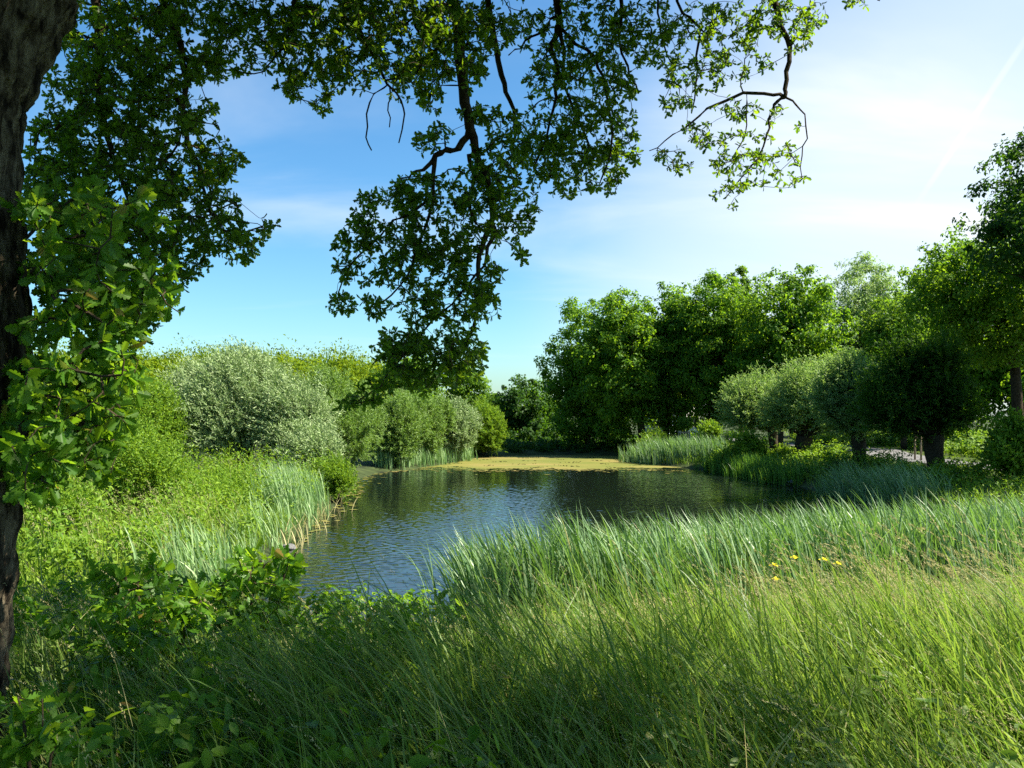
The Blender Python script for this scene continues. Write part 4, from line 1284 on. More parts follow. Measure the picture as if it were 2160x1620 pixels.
def build_oak():
    rng = np.random.default_rng(71)
    # trunk: right-hand outline in pixels -> axis
    D = 3.7
    rT = .40
    edge = [(1760, -14, .46), (1620, -4, .42), (1450, 6, .40), (1300, 20, .39), (1100, 34, .385), (960, 48, .38), (840, 58, .38), (700, 58, .38), (560, 48, .38), (430, 40, .39), (300, 62, .42), (190, 92, .46), (90, 142, .50), (0, 196, .55), (-120, 262, .58), (-300, 330, .52), (-600, 420, .45), (-1000, 470, .40)]
    P, r = [], []
    for py, ex, rr in edge:
        P.append(at(ex - (36 if py > 450 else 36 + (450 - py) * .20) - rr * F / D, py, D)); r.append(rr)
    P[0][2] = HZ(P[0][0], D) - .25
    P, r = resample(P, r, .035)
    th = np.arange(110) * 2 * np.pi / 110
    n = len(P)
    ph = rng.uniform(0, 6.28, 12)
    def bark(i, t):
        z = i * .035
        warp = .8 * np.sin(z * 1.7 + ph[0]) + .45 * np.sin(z * 4.3 + ph[1] + 2 * np.sin(t)) + .25 * np.sin(z * 9.1 + ph[2] + 3 * t)
        ridge = np.abs(np.sin(t * 11 + warp)) ** .6 * (.55 + .45 * np.sin(z * 13 + 5 * np.sin(t * 3 + ph[3]) + ph[4]) ** 2)
        fine = np.abs(np.sin(t * 23 + 1.7 * warp + ph[5] + .8 * np.sin(z * 21)))
        return 1 + .13 * (ridge - .5) + .035 * fine + .03 * np.sin(3 * t + ph[6] + .4 * z) + .02 * np.sin(2 * t - z + ph[7])
    g = P[0].copy()
    root = empty('oak_tree', g, 'big old oak at the left edge with furrowed trunk and overhanging leafy boughs', 'tree')
    mesh('trunk', [tube(P, r, 110, bark)], M['bark'], root, True)

    # limbs above the frame that carry the boughs
    q0 = P[int(n * .60)]
    limbA = (np.array([[-2.35, 3.75, 6.0], [-1.5, 5.2, 8.0], [0.1, 7.0, 9.0], [2.0, 8.6, 9.6], [4.6, 9.6, 9.6], [7.0, 10.4, 9.8]]), np.array([.24, .21, .17, .13, .10, .05]))
    limbB = (np.array([[-2.4, 3.8, 6.4], [-2.6, 5.6, 7.9], [-2.9, 7.4, 8.2], [-3.2, 9.2, 8.4]]), np.array([.20, .15, .11, .05]))
    limbC = (np.array([[-2.2, 3.7, 6.6], [-.6, 3.6, 8.0], [1.8, 3.9, 8.9], [4.2, 4.6, 9.3], [6.4, 5.4, 9.0]]), np.array([.20, .16, .12, .09, .04]))
    lp, limb_pts = [], []
    for l in (limbA, limbB, limbC):
        Q, qr = resample(l[0], l[1], .15)
        limb_pts.append(Q)
        Q[1:-1] += rng.normal(0, .02, (len(Q) - 2, 3))
        lp.append(tube(Q, qr, 14))
    mesh('limbs', lp, M['bark'], root, True)

    def bough(traced, att, Y, mat, seed, T=OAKC, L=(.075, .12), nl=(5, 9), label=None, hang=True, W=.62):
        rg = np.random.default_rng(seed)
        lines = [line(t, Y) for t in traced]
        if hang:
            Q = np.concatenate(limb_pts); P0, r0 = lines[0]
            k = int(np.argmin(np.linalg.norm(Q - P0[0], axis=1)))
            lines[0] = (np.vstack([Q[k], P0]), np.r_[r0[0] * 1.15, r0])
        PP, par, rr, tr, tips = grow(lines, att, rg)
        b = mesh('branch', skeleton_mesh(PP, par, rr), M['twig'], root, True)
        if label: b['label'] = label
        mesh('foliage', [rosettes(PP, par, tips, rg, nl, L, W, T)], mat, b)

    # ---- central hanging bough
    Y = 8.0
    tr = [[(925, -260, 15), (945, -120, 14), (957, 0, 13), (966, 80, 12.5), (972, 150, 12), (984, 215, 11.5), (992, 270, 10.5), (1000, 310, 8.5), (1012, 345, 8), (1028, 390, 8), (1038, 440, 7), (1036, 480, 6.5), (1016, 520, 5.5), (1006, 560, 5), (1014, 610, 4), (1008, 660, 3.4), (990, 710, 2.6), (960, 750, 2)],
          [(990, 275, 8), (975, 300, 8), (950, 316, 7), (925, 318, 6.5), (908, 340, 5), (890, 356, 4), (868, 366, 2.6), (852, 378, 2)],
          [(925, 320, 5), (913, 350, 5), (915, 400, 4), (905, 450, 3.4), (888, 500, 3), (868, 560, 2.4), (845, 600, 2), (800, 640, 1.8)],
          [(985, 330, 5), (994, 350, 5), (998, 385, 4), (990, 420, 3.4), (1000, 470, 3)],
          [(1038, 470, 6), (1044, 490, 5), (1030, 520, 4), (1022, 560, 3), (990, 600, 2.6), (950, 640, 2.2), (900, 690, 2), (860, 740, 1.8), (800, 810, 1.6), (750, 850, 1.5)],
          [(915, 410, 3), (880, 440, 3), (830, 470, 2.6), (780, 520, 2.2), (740, 560, 1.8), (715, 620, 1.5)]]
    bl = [(1005, 245, 42, 26), (900, 300, 26, 26), (935, 285, 30, 20), (1062, 265, 40, 40), (890, 395, 60, 36), (1000, 395, 60, 50), (835, 420, 55, 34), (775, 440, 34, 36), (750, 510, 46, 44), (820, 510, 70, 46),
          (915, 470, 80, 60), (1020, 470, 50, 60), (1090, 440, 48, 60), (725, 565, 24, 26), (785, 580, 60, 30), (900, 560, 80, 46), (1005, 570, 55, 48), (715, 640, 28, 24), (790, 645, 44, 26), (880, 640, 52, 46),
          (960, 630, 70, 46), (1020, 640, 36, 40), (850, 720, 60, 30), (940, 700, 70, 44), (995, 730, 36, 26), (890, 765, 80, 40), (810, 745, 30, 30), (735, 852, 34, 18), (785, 825, 46, 24), (1100, 520, 22, 24),
          (1055, 350, 60, 60), (940, 530, 60, 40), (930, -100, 60, 70, 0, .6), (960, 780, 60, 34), (850, 795, 50, 26), (905, 800, 60, 30), (890, 740, 80, 40), (985, 760, 40, 36)]
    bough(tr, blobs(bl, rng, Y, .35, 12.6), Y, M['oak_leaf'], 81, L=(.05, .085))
    # ---- middle right boughs
    Y = 8.8
    tr = [[(1020, -160, 8), (1030, 0, 7), (1036, 50, 7), (1046, 100, 6), (1057, 160, 6), (1070, 195, 5), (1084, 230, 4), (1088, 285, 3), (1076, 320, 2)],
          [(1172, -160, 10), (1176, 0, 8), (1180, 45, 8), (1172, 70, 6), (1164, 95, 6), (1172, 130, 5), (1172, 180, 4), (1168, 230, 3), (1150, 290, 2.4), (1130, 350, 2)],
          [(1180, 50, 5), (1190, 110, 4), (1188, 170, 3), (1215, 240, 3), (1240, 310, 2.4), (1230, 360, 2)],
          [(1185, 60, 5), (1215, 90, 4), (1255, 122, 4), (1270, 160, 3), (1285, 230, 2.6), (1292, 300, 2.2), (1270, 380, 1.8)],
          [(1290, -140, 6), (1310, 30, 4), (1305, 80, 3), (1320, 140, 2.4), (1340, 180, 2)],
          [(1160, 40, 3), (1150, 65, 3), (1120, 78, 2.6), (1098, 100, 2.2), (1076, 115, 1.5)]]
    bl = [(1145, 175, 40, 40), (1185, 130, 60, 50), (1250, 175, 70, 70), (1305, 215, 48, 60), (1180, 260, 76, 56), (1240, 300, 80, 56), (1140, 330, 50, 56), (1285, 345, 44, 44), (1190, 385, 66, 28), (1270, 398, 36, 16),
          (1110, 310, 34, 46), (1310, 100, 60, 56), (1110, 60, 50, 44), (1240, 40, 80, 46), (1360, 50, 70, 50), (1330, 310, 16, 50), (1210, 340, 70, 40), (1080, -70, 90, 70, 0, .7), (1250, -70, 110, 70, 0, .7)]
    bough(tr, blobs(bl, rng, Y, .4, 12.6), Y, M['oak_leaf'], 82, nl=(5, 8), L=(.05, .085))
    # ---- right bough with the crooked hanging branch
    Y = 9.4
    tr = [[(1560, -170, 7.4), (1620, -40, 7.4), (1640, 30, 6.7), (1660, 80, 5.9), (1665, 110, 5.2), (1660, 150, 5.2), (1657, 190, 4.8), (1655, 205, 4.4)],
          [(1655, 205, 4.4), (1630, 200, 3.7), (1590, 196, 3.7), (1550, 203, 3.3), (1510, 222, 3.0), (1475, 245, 2.2), (1440, 270, 1.8), (1400, 300, 1.3), (1375, 318, 1.0)],
          [(1648, 207, 3.7), (1632, 220, 3.3), (1625, 250, 3.0), (1618, 285, 2.2), (1600, 330, 1.8), (1560, 380, 1.3), (1530, 420, 1.0)],
          [(1658, 206, 2.5), (1680, 220, 2.1), (1697, 243, 1.8), (1699, 290, 1.5), (1692, 330, 1.3), (1690, 375, 1.0)],
          [(1420, -160, 5.2), (1430, 0, 3.3), (1455, 35, 3.0), (1475, 60, 3.0), (1470, 120, 2.4), (1468, 180, 1.8), (1455, 240, 1.3)],
          [(1380, -160, 3.7), (1390, 40, 2.2), (1400, 90, 1.9), (1420, 140, 1.5), (1430, 190, 1.2)],
          [(1575, 196, 1.9), (1575, 240, 1.6), (1570, 290, 1.3), (1540, 340, 1.0)],
          [(1700, -150, 4.4), (1790, -60, 3.0), (1840, -10, 1.5), (1855, 5, 1.0)]]
    bl = [(1405, 110, 50, 50), (1480, 50, 66, 46), (1445, 170, 44, 54, 0, .75), (1560, 50, 86, 44), (1570, 130, 60, 34, 0, .8), (1640, 40, 56, 44), (1700, 50, 32, 32), (1680, 85, 30, 22), (1510, 125, 26, 46),
          (1425, 220, 36, 22), (1490, 165, 40, 40, 0, .6), (1410, 330, 32, 22), (1440, 350, 26, 16), (1480, 290, 54, 34, 0, .75), (1555, 235, 60, 26, 0, .75), (1575, 315, 60, 44, 0, .85), (1640, 245, 20, 26, 0, .7), (1640, 340, 44, 40, 0, .8),
          (1530, 350, 36, 24), (1685, 380, 22, 16), (1575, 385, 54, 22), (1520, 410, 18, 12), (1545, 436, 14, 6), (1680, 270, 8, 8), (1655, 390, 12, 8), (1815, 6, 36, 12), (1720, 30, 26, 26), (1430, -80, 90, 70, 0, .7), (1590, -80, 80, 70, 0, .7), (1740, -90, 60, 50, 0, .7)]
    bough(tr, blobs(bl, rng, Y, .35, 12.8), Y, M['oak_leaf'], 83, nl=(4, 7), L=(.05, .085))
    # ---- top left boughs
    Y = 7.4
    tr = [[(560, -200, 9), (610, -60, 7), (620, 0, 5), (610, 40, 4), (590, 90, 3), (600, 150, 2.2)],
          [(700, -180, 8), (735, 0, 6), (742, 20, 6), (762, 80, 5), (790, 120, 4), (810, 165, 3), (822, 176, 2.6), (845, 215, 2), (853, 240, 1.8), (843, 300, 1.4)],
          [(818, 178, 2.4), (790, 200, 2), (774, 240, 1.8), (774, 290, 1.6), (780, 318, 1.4)],
          [(820, 178, 2), (824, 205, 1.6), (820, 230, 1.4), (823, 270, 1.2)],
          [(850, -150, 6), (868, 0, 4), (880, 60, 3), (910, 110, 2.4), (930, 180, 2)]]
    bl = [(470, 40, 60, 44), (560, 45, 120, 52), (600, 130, 60, 56), (470, 130, 70, 50), (620, 190, 34, 34), (690, 140, 46, 60), (680, 215, 24, 30), (760, 60, 80, 66), (840, 100, 60, 62), (905, 140, 48, 62), (910, 210, 28, 30),
          (820, 30, 120, 36), (930, 50, 60, 50), (1000, 60, 40, 50), (1015, 130, 22, 30), (740, 150, 60, 40), (640, 60, 80, 50), (700, 30, 80, 36), (925, 110, 50, 60), (1000, 140, 30, 50), (960, 40, 80, 40), (1045, 60, 40, 50), (860, 180, 40, 40), (560, -80, 110, 70, 0, .7), (760, -80, 110, 70, 0, .7)]
    bough(tr, blobs(bl, rng, Y, .45, 13), Y, M['oak_leaf'], 84, L=(.048, .08))
    # ---- dark left bough
    Y = 6.6
    tr = [[(290, -200, 14), (330, -60, 11), (345, 0, 9), (370, 60, 8), (385, 130, 7), (388, 200, 6), (390, 270, 6), (405, 330, 5), (425, 370, 4), (440, 430, 3), (470, 480, 2.4), (520, 490, 2), (570, 470, 1.6)],
          [(210, -180, 14), (200, -40, 12), (205, 40, 10), (212, 110, 9), (208, 180, 8), (216, 250, 7), (232, 310, 6), (250, 360, 5), (270, 430, 4), (300, 520, 3), (330, 590, 2.4)],
          [(212, 180, 6), (175, 200, 6), (165, 240, 5), (130, 260, 4), (100, 280, 3)],
          [(330, 360, 3), (360, 325, 3), (375, 300, 2), (385, 270, 2)],
          [(345, 0, 4), (372, 90, 3), (395, 130, 2.4), (400, 170, 2)]]
    bl = [(200, 60, 90, 70), (290, 60, 90, 70), (380, 40, 70, 50), (250, 160, 110, 80), (350, 170, 70, 70), (170, 200, 80, 70), (420, 250, 44, 40), (330, 270, 90, 70), (220, 300, 110, 80), (120, 300, 70, 70), (450, 340, 54, 50), (490, 350, 30, 30),
          (370, 370, 90, 50), (260, 400, 110, 70), (150, 390, 80, 70), (430, 430, 70, 46), (340, 470, 90, 50), (470, 490, 60, 40), (530, 500, 36, 24), (570, 475, 14, 16), (510, 540, 40, 18), (400, 530, 70, 50), (370, 590, 50, 26), (290, 540, 80, 60),
          (240, 620, 90, 60), (180, 520, 90, 70), (310, 660, 50, 36), (270, 690, 40, 30), (430, 140, 34, 40), (90, 420, 50, 80), (240, -80, 110, 80, 0, .7), (400, -80, 80, 70, 0, .7)]
    bough(tr, blobs(bl, rng, Y, .5, 13), Y, M['oak_leaf'], 85, L=(.045, .078))
    # ---- leafy shoots growing from the trunk, close to the camera
    Y = 3.7
    tr = [[(40, 600, 5), (90, 560, 4), (150, 500, 3), (230, 440, 2), (290, 420, 1.6)],
          [(50, 680, 6), (110, 670, 5), (200, 650, 4), (280, 620, 3), (330, 620, 2)],
          [(50, 820, 6), (110, 790, 5), (170, 760, 4), (230, 740, 3), (290, 760, 2)],
          [(45, 920, 6), (100, 890, 5), (160, 870, 4), (220, 850, 3), (260, 860, 2)],
          [(40, 1010, 5), (80, 990, 4), (130, 980, 3), (190, 970, 2)],
          [(40, 520, 5), (80, 470, 4), (110, 430, 2)]]
    bl = [(120, 450, 90, 50), (230, 430, 90, 40), (90, 540, 80, 50), (190, 520, 100, 56), (310, 470, 40, 20, 0, .8), (290, 610, 60, 46), (200, 620, 110, 50), (320, 630, 34, 26), (130, 700, 90, 46, 3.5), (220, 700, 70, 40), (100, 790, 90, 50, 3.4),
          (200, 780, 90, 50), (80, 880, 80, 60, 3.4), (170, 870, 90, 60), (240, 880, 40, 46), (60, 980, 76, 50, 3.4), (150, 960, 80, 44), (90, 1030, 60, 26, 3.4), (40, 1020, 36, 34, 3.3), (200, 1000, 40, 26), (330, 560, 50, 36), (345, 640, 30, 26), (260, 700, 60, 40), (270, 800, 40, 40), (225, 930, 50, 40), (150, 620, 70, 50)]
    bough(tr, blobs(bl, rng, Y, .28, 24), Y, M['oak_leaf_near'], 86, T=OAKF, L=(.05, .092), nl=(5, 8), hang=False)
    # ---- unseen crown clumps above the frame, placed and thinned to shade the left bank
    cs = []
    for cx, cy_, cz, rx, ry_, rz, n in ((4.6, 5.4, 8.6, 1.5, 1.6, .8, 60), (6.4, 6.6, 9.0, 1.3, 1.6, .8, 44), (3.2, 3.4, 8.4, 1.6, 1.5, .8, 50), (1.4, 8.4, 9.6, 1.8, 1.5, .9, 90), (-.4, 7.4, 9.4, 1.8, 1.5, .9, 90),
                                        (-2.2, 7.6, 9.2, 1.6, 1.6, .9, 60), (-.6, 4.6, 8.4, 1.6, 1.4, .9, 50), (1.2, 5.4, 8.8, 1.6, 1.3, .9, 60), (.6, 2.2, 8.2, 2.0, 1.4, .9, 44), (3.2, 9.4, 10.2, 1.2, 1.2, .7, 30), (5.4, 8.6, 9.6, 1.4, 1.3, .8, 36), (.3, 3.9, 7.3, .9, .8, .6, 24), (-.7, 4.0, 6.9, .7, .7, .5, 18), (2.6, 8.0, 9.3, 1.3, 1.1, .7, 60), (-3.6, 7.4, 8.8, 1.2, 1.4, .8, 36)):
        d, q = shell_points(rng, n, .45)
        cs.append(np.array([cx, cy_, cz]) + d * q[:, None] * np.array([rx, ry_, rz]))
    for cx, cy_, cz, rx, ry_, rz, n in ((-1.5, .5, 8.4, 2.4, 1.8, 1.0, 60), (2.5, -.5, 8.8, 2.4, 1.8, 1.0, 60), (-3.5, -2.5, 8.6, 2.4, 2.0, 1.0, 50), (.5, -3.5, 9.0, 2.6, 2.0, 1.0, 60), (5.2, 1.2, 8.8, 1.8, 1.8, .9, 60), (-5.5, 2.0, 8.2, 2.0, 2.0, 1.0, 50),  # clumps over and behind the camera, added to cut sky light
                                        (6.4, 3.4, 8.9, 1.5, 1.4, .8, 50), (-5.2, 5.5, 8.0, 1.6, 1.6, .8, 40), (4.4, 7.4, 9.2, 1.3, 1.2, .7, 50), (2.9, 6.2, 8.8, 1.2, 1.2, .7, 50)):
        d, q = shell_points(rng, n, .45)
        cs.append(np.array([cx, cy_, cz]) + d * q[:, None] * np.array([rx, ry_, rz]))
    cs = np.concatenate(cs)
    cs = np.vstack([cs, cs[::2] + rng.normal(0, .45, (len(cs[::2]), 3))])
    cs = cs[(np.hypot(cs[:, 0] - 3.05, cs[:, 1] - 4.8) > 1.2) & (np.hypot(cs[:, 0] - 2.4, cs[:, 1] - 3.26) > .72) & (np.hypot(cs[:, 0] - 3.4, cs[:, 1] - 2.36) > .5)  # gaps opened so sun reaches the saplings and trunk shoots
            & (cs[:, 0] < np.where(cs[:, 1] > 6.9, 3.7, 6.25 - .85 * np.maximum(0, cs[:, 1] - 2.9)) + rng.normal(0, .2, len(cs)))]
    cs = cs[cs[:, 2] > 3.9 + .53 * cs[:, 1]]
    per = 120
    mesh('crown', [clump_leaves(rng, cs, rng.uniform(.3, .6, len(cs)), per, .12, .6, OAKC, cs.mean(0) - np.array([0, 0, 3]))], M['oak_leaf'], root)


def sapling(name, label, base_px, Y, stems, bl, seed, group, cell=22, L=(.07, .12), dens=1.0, depth=.2):
    rng = np.random.default_rng(seed)
    x = at(base_px, 1500, Y)[0]
    g = np.array([x, Y, HZ(x, Y) - .03])
    root = empty(name, g, label, 'sapling', group)
    lines = []
    for st in stems:
        P, r = line(st, Y)
        P[0] = g + rng.normal(0, .03, 3) * np.array([1, 1, 0])
        lines.append((P, r))
    PP, par, rr, tr, tips = grow(lines, blobs(bl, rng, Y, depth, cell, dens), rng, droop=-.05)
    mesh('stems', skeleton_mesh(PP, par, rr), M['twig'], root, True)
    mesh('foliage', [rosettes(PP, par, tips, rng, (5, 8), L, .62, OAKF, lift=.7)], M['oak_leaf_near'], root)


def build_saplings():
    G = 'oak saplings on the near bank'
    sapling('oak_sapling', 'oak sapling with sunlit lobed leaves in the shade at left', 330, 4.8,
            [[(330, 1500, 5), (320, 1400, 4), (300, 1300, 3), (290, 1220, 2)], [(335, 1500, 4), (370, 1380, 3), (400, 1290, 2)], [(330, 1500, 4), (280, 1420, 3), (240, 1340, 2)]],
            [(300, 1225, 60, 40), (250, 1290, 50, 40), (340, 1300, 70, 50), (270, 1370, 80, 50), (390, 1250, 50, 30), (420, 1300, 40, 30), (220, 1210, 30, 20), (330, 1420, 80, 40), (230, 1440, 60, 40), (420, 1390, 50, 30)], 91, G)
    sapling('oak_sapling', 'oak sapling leaning over the water at the left shore tip', 520, 5.6,
            [[(520, 1480, 5), (520, 1360, 4), (530, 1270, 3), (560, 1190, 2)], [(522, 1480, 4), (480, 1340, 3), (470, 1250, 2)], [(525, 1480, 4), (560, 1330, 3), (600, 1220, 2), (625, 1170, 1.4)]],
            [(550, 1175, 46, 28), (600, 1190, 36, 24), (620, 1170, 16, 14), (520, 1220, 50, 34), (570, 1250, 50, 34), (480, 1260, 46, 36), (590, 1300, 36, 26), (510, 1310, 60, 30)], 92, G, cell=20)
    sapling('oak_sapling', 'low oak sapling with pale lit leaves at the bottom left corner', 70, 2.9,
            [[(70, 1700, 6), (60, 1580, 4), (50, 1490, 3)], [(75, 1700, 5), (110, 1590, 3), (140, 1530, 2)]],
            [(45, 1480, 46, 26), (50, 1540, 60, 30), (120, 1560, 36, 24), (30, 1590, 40, 24)], 93, G, cell=30, L=(.06, .10), depth=.10)
    sapling('oak_sapling', 'small oak seedling among shaded grass right of the leafy sapling', 430, 3.9,
            [[(430, 1620, 4), (440, 1540, 3), (450, 1480, 2)]],
            [(450, 1450, 40, 24), (400, 1490, 40, 26), (480, 1500, 30, 24), (260, 1480, 40, 24)], 94, G, cell=32, L=(.06, .10), depth=.12)


build_oak()
build_saplings()


# ------------------------------------------------------------------ small things
def build_small():
    rng = np.random.default_rng(101)
    # yellow iris flowers
    for px, py, Y, lab in ((1633, 1192, 11.0, 'leftmost yellow iris flower at the edge of the reeds'), (1676, 1176, 11.3, 'yellow iris flower just right of the leftmost bloom'),
                           (1738, 1180, 11.2, 'tallest yellow iris flower in the middle of the line of blooms'), (1768, 1189, 11.0, 'rightmost yellow iris flower before the pale grass'),
                           (1636, 1222, 10.2, 'small low yellow iris flower below the leftmost bloom')):
        p = at(px, py, Y)
        g = np.array([p[0] + .12, Y, HZ(p[0] + .12, Y)])
        root = empty('iris_flower', g, lab, 'flower', 'yellow iris flowers')
        q, qr = resample([g, (g + p) / 2 + np.array([.05, 0, .05]), p], [.006, .005, .004], .06)
        mesh('stem', [tube(q, qr, 6)], M['reed_dark'], root, True)
        a = np.arange(6) * 1.047 + rng.uniform(0, 1)
        big = np.where(np.arange(6) % 2 == 0, 1.0, .65)
        ax = np.stack([np.cos(a), np.sin(a), np.where(np.arange(6) % 2 == 0, .05, .9)], 1)
        nr = unit(np.stack([-np.cos(a) * .4, -np.sin(a) * .4, np.ones(6)], 1))
        mesh('petals', [leaves(np.repeat(p[None], 6, 0), ax, nr, .075 * big, .055 * big, OVATE)], M['petal'], root)
    # stones
    def stone(name, label, c, s, seed, mat=M['stone']):
        rg = np.random.default_rng(seed)
        u = np.linspace(0, np.pi, 13); w = np.arange(20) * 2 * np.pi / 20
        k = rg.uniform(0, 6, 6)
        V = []
        for a in u:
            for b in w:
                d = np.array([np.sin(a) * np.cos(b), np.sin(a) * np.sin(b), np.cos(a)])
                rr = 1 + .12 * np.sin(3 * d[0] + k[0]) + .10 * np.sin(4 * d[1] + k[1]) + .06 * np.sin(7 * d[2] + 5 * d[0] + k[2])
                V.append(np.array(c) + d * rr * np.array(s))
        f = []
        for i in range(12):
            for j in range(20):
                f.append([i * 20 + j, (i + 1) * 20 + j, (i + 1) * 20 + (j + 1) % 20, i * 20 + (j + 1) % 20])
        tag(mesh(name, [(np.array(V), np.array(f))], mat, None, True), label, 'stone')
    p = at(606, 1156, 19.3)
    stone('stone', 'rounded grey stone lying in the water beyond the sapling tip', (p[0], 19.3, .03), (.20, .15, .085), 3)
    p = at(1664, 1024, 36.6)
    stone('stone', 'pale stone on the right shore beside the iris fringe', (p[0] + .1, 36.6, .16), (.14, .11, .08), 4)
    # discarded pale board by the water
    p = at(563, 1285, 6.4)
    g = np.array([p[0], 6.4, p[2]])
    b = box(-.09, .09, -.012, .012, -.06, .07)
    c_, s_ = math.cos(.5), math.sin(.5)
    v = b[0].copy(); v[:, 0], v[:, 2] = c_ * b[0][:, 0] - s_ * b[0][:, 2], s_ * b[0][:, 0] + c_ * b[0][:, 2]
    o = mesh('pale_board', [(v + g, b[1])], M['white'])
    md = o.modifiers.new('edge', 'BEVEL'); md.width = .006; md.segments = 2
    tag(o, 'small pale board stuck in the grass below the leaning sapling', 'board')
    # staked sapling, guard and rail on the right bank
    Y = 58.0
    x = at(1443, 900, Y)[0]; gz = HZ(x, Y)
    root = empty('young_tree', (x, Y, gz), 'young round crowned tree tied inside a stake frame', 'tree')
    ctop = at(1443, 890, Y)
    q, qr = resample([[x, Y, gz - .05], [x + .03, Y, gz + .9], [ctop[0], Y, ctop[2]]], [.045, .04, .02], .2)
    mesh('trunk', [tube(q, qr, 8)], M['twig'], root, True)
    d, r = shell_points(rng, 46, .4)
    cc = ctop + d * r[:, None] * np.array([.42, .42, .42])
    mesh('crown', [clump_leaves(rng, cc, rng.uniform(.16, .32, 46), 60, .13, .5, KITE, ctop)], M['tree_leaf_light'], root)

    def guard(px, Y, w, h, label):
        x = at(px, 900, Y)[0]; gz = HZ(x, Y)
        root = empty('tree_guard', (x, Y, gz), label, 'tree guard', 'wooden tree guards')
        for sx, sy in ((-1, -1), (1, -1), (1, 1), (-1, 1)):
            q = np.array([[x + sx * w, Y + sy * w, gz - .1], [x + sx * w * .95, Y + sy * w * .95, gz + h]])
            mesh('post', [tube(q, [.05, .045], 10)], M['wood'], root, True)
        for zz in (h - .12, h * .62):
            for k in range(4):
                a = np.array([(-1, -1), (1, -1), (1, 1), (-1, 1)])[k] * w; b_ = np.array([(1, -1), (1, 1), (-1, 1), (-1, -1)])[k] * w
                dv = (b_ - a) / np.linalg.norm(b_ - a)
                L = np.linalg.norm(b_ - a)
                mesh('rail', [turned(box(.03, L - .03, -.063, -.045, zz - .045, zz + .045), (x + a[0], Y + a[1], gz), math.atan2(dv[1], dv[0]))], M['wood'], root)
        return root
    guard(1443, 58.0, .34, 1.55, 'pale wooden stake frame around the young round crowned tree')
    guard(1948, 42.0, .32, 1.9, 'shaded wooden stake frame beyond the path beside the darkest pollard')
    # low rail fence near the guard
    for px0, px1, Y, lab in ((1420, 1437, 57, 'short low wooden rail left of the stake frame'), (1456, 1478, 56, 'short low wooden rail right of the stake frame')):
        a, b_ = at(px0, 900, Y), at(px1, 900, Y)
        gz = HZ(a[0], Y)
        root = empty('rail_fence', ((a[0] + b_[0]) / 2, Y, gz), lab, 'fence', 'low wooden rails')
        for xx in (a[0], b_[0]):
            mesh('post', [tube(np.array([[xx, Y, gz - .1], [xx, Y, gz + .62]]), [.05, .05], 10)], M['wood'], root, True)
        mesh('rail', [box(a[0] - .12, b_[0] + .12, Y - .11, Y - .052, gz + .50, gz + .60)], M['wood'], root)
    # bushes on the right bank
    G = 'bushes on the right bank'
    bl = M['bush_leaf']
    for lb, lab, n in (([lobe(1362, 1408, 910, 950, 56), lobe(1355, 1390, 925, 962, 55)], 'bright leafy bush above the reed tuft by the duckweed', 260),
                       ([lobe(1482, 1525, 890, 935, 53), lobe(1475, 1510, 920, 960, 53)], 'leafy bush with light tips right of the stake frame', 260),
                       ([lobe(1562, 1600, 915, 965, 44.5), lobe(1580, 1612, 935, 985, 44)], 'upright bright bush leaning on the leftmost pollard trunk', 260),
                       ([lobe(1520, 1570, 955, 990, 45)], 'low shaded bush behind the iris fringe', 160),
                       ([lobe(2112, 2210, 880, 1012, 30), lobe(2098, 2160, 940, 1015, 29.5)], 'leafy bush covering the near end of the path at right', 900)):
        willow('bank_bush', lab, lb, n, bl, rng, G, (lb[0][0], lb[0][1]), L=.16, W=.55, nleaf=16, slen=(.35, .8), cat='bush', T=KITE, stems=4)
    # house and car behind the trees
    x0 = at(1372, 900, 100)[0]; x1 = at(1475, 900, 100)[0]
    gz = HZ(x0, 100)
    root = empty('house', ((x0 + x1) / 2, 103, gz), 'pale rendered house glimpsed between the trunks of the tall trees', 'house')
    v, f = box(x0, x1, 100, 107, gz - .2, gz + 5.2)
    mesh('wall', [(v, f)], M['wall'], root)
    rv = np.array([[x0 - .4, 99.5, gz + 5.1], [x1 + .4, 99.5, gz + 5.1], [x1 + .4, 107.5, gz + 5.1], [x0 - .4, 107.5, gz + 5.1], [x0 - .4, 103.5, gz + 8.3], [x1 + .4, 103.5, gz + 8.3]])
    mesh('roof', [(rv, [np.array([[0, 1, 5, 4], [2, 3, 4, 5], [0, 3, 2, 1]]), np.array([[0, 4, 3], [1, 2, 5]])])], M['roof'], root)
    for k in range(4):
        for zz in (1.0, 3.4):
            xx = x0 + (x1 - x0) * (k + .5) / 4
            wn = mesh('window', [box(xx - .55, xx + .55, 99.93, 99.997, gz + zz, gz + zz + 1.3)], M['paint'], root)
            mesh('pane', [box(xx - .46, xx + .46, 99.90, 99.927, gz + zz + .09, gz + zz + 1.21)], M['glass'], wn)
    # parked car, seen from its side
    Y = 88.0
    xc = at(1432, 905, Y)[0]; gz = HZ(xc, Y)
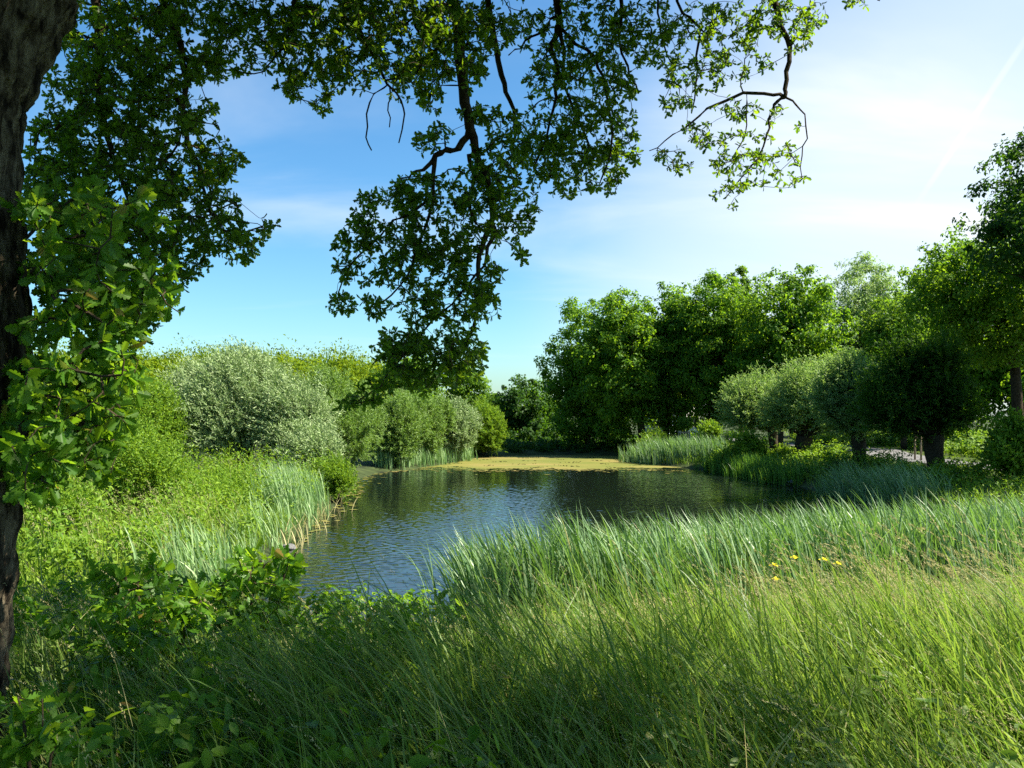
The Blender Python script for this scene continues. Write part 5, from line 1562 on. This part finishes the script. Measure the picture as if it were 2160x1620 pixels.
    root = empty('parked_car', (xc, Y, gz), 'white parked car behind the tree trunks near the pale house', 'car')
    prof = [(-2.1, .32), (-2.15, .62), (-2.0, .82), (-1.25, .92), (-.55, 1.38), (.75, 1.42), (1.55, 1.02), (2.05, .94), (2.15, .6), (2.1, .32)]
    n = len(prof)
    lay = [(-.86, .96), (-.90, 1.0), (.90, 1.0), (.86, .96)]
    V = []
    for yy, s in lay:
        for px_, pz in prof:
            tuck = .82 if pz > 1.0 else 1.0
            V.append([xc + px_ * s, Y + yy * tuck, gz + .32 + (pz - .32) * s])
    f4, ng = [], []
    for k in range(3):
        for i in range(n):
            j = (i + 1) % n
            f4.append([k * n + i, k * n + j, (k + 1) * n + j, (k + 1) * n + i])
    ng = np.array([list(range(n))[::-1], [3 * n + i for i in range(n)]])
    mesh('body', [(np.array(V), [np.array(f4), ng])], M['paint'], root)
    for side in (-1, 1):
        yy = Y + side * .80
        gl = np.array([[xc - 1.05, yy, gz + .98], [xc + 1.25, yy, gz + 1.02], [xc + .7, yy - side * .0, gz + 1.33], [xc - .5, yy, gz + 1.30]])
        gl2 = gl + np.array([0, side * .03, 0])
        mesh('window', [(np.vstack([gl, gl2]), [np.array([[0, 1, 2, 3], [7, 6, 5, 4], [0, 4, 5, 1], [1, 5, 6, 2], [2, 6, 7, 3], [3, 7, 4, 0]])])], M['glass'], root)
        for wx in (-1.3, 1.3):
            c = np.array([xc + wx, Y + side * .80, gz + .33])
            w = mesh('wheel', [tube(np.array([c + [0, -.11, 0], c + [0, .11, 0]]), [.33, .33], 24)], M['rubber'], root, False)
            mesh('rim', [tube(np.array([c + [0, side * .09, 0], c + [0, side * .118, 0]]), [.2, .2], 18)], M['rim'], w)
    for sx in (-1, 1):
        for side in (-1, 1):
            c = (xc + sx * 2.10, Y + side * .6, gz + .68)
            h = mesh('headlight' if sx < 0 else 'tail_light', [box(c[0] - .06, c[0] + .06, c[1] - .16, c[1] + .16, c[2] - .06, c[2] + .06)], M['lamp'], root)


build_small()
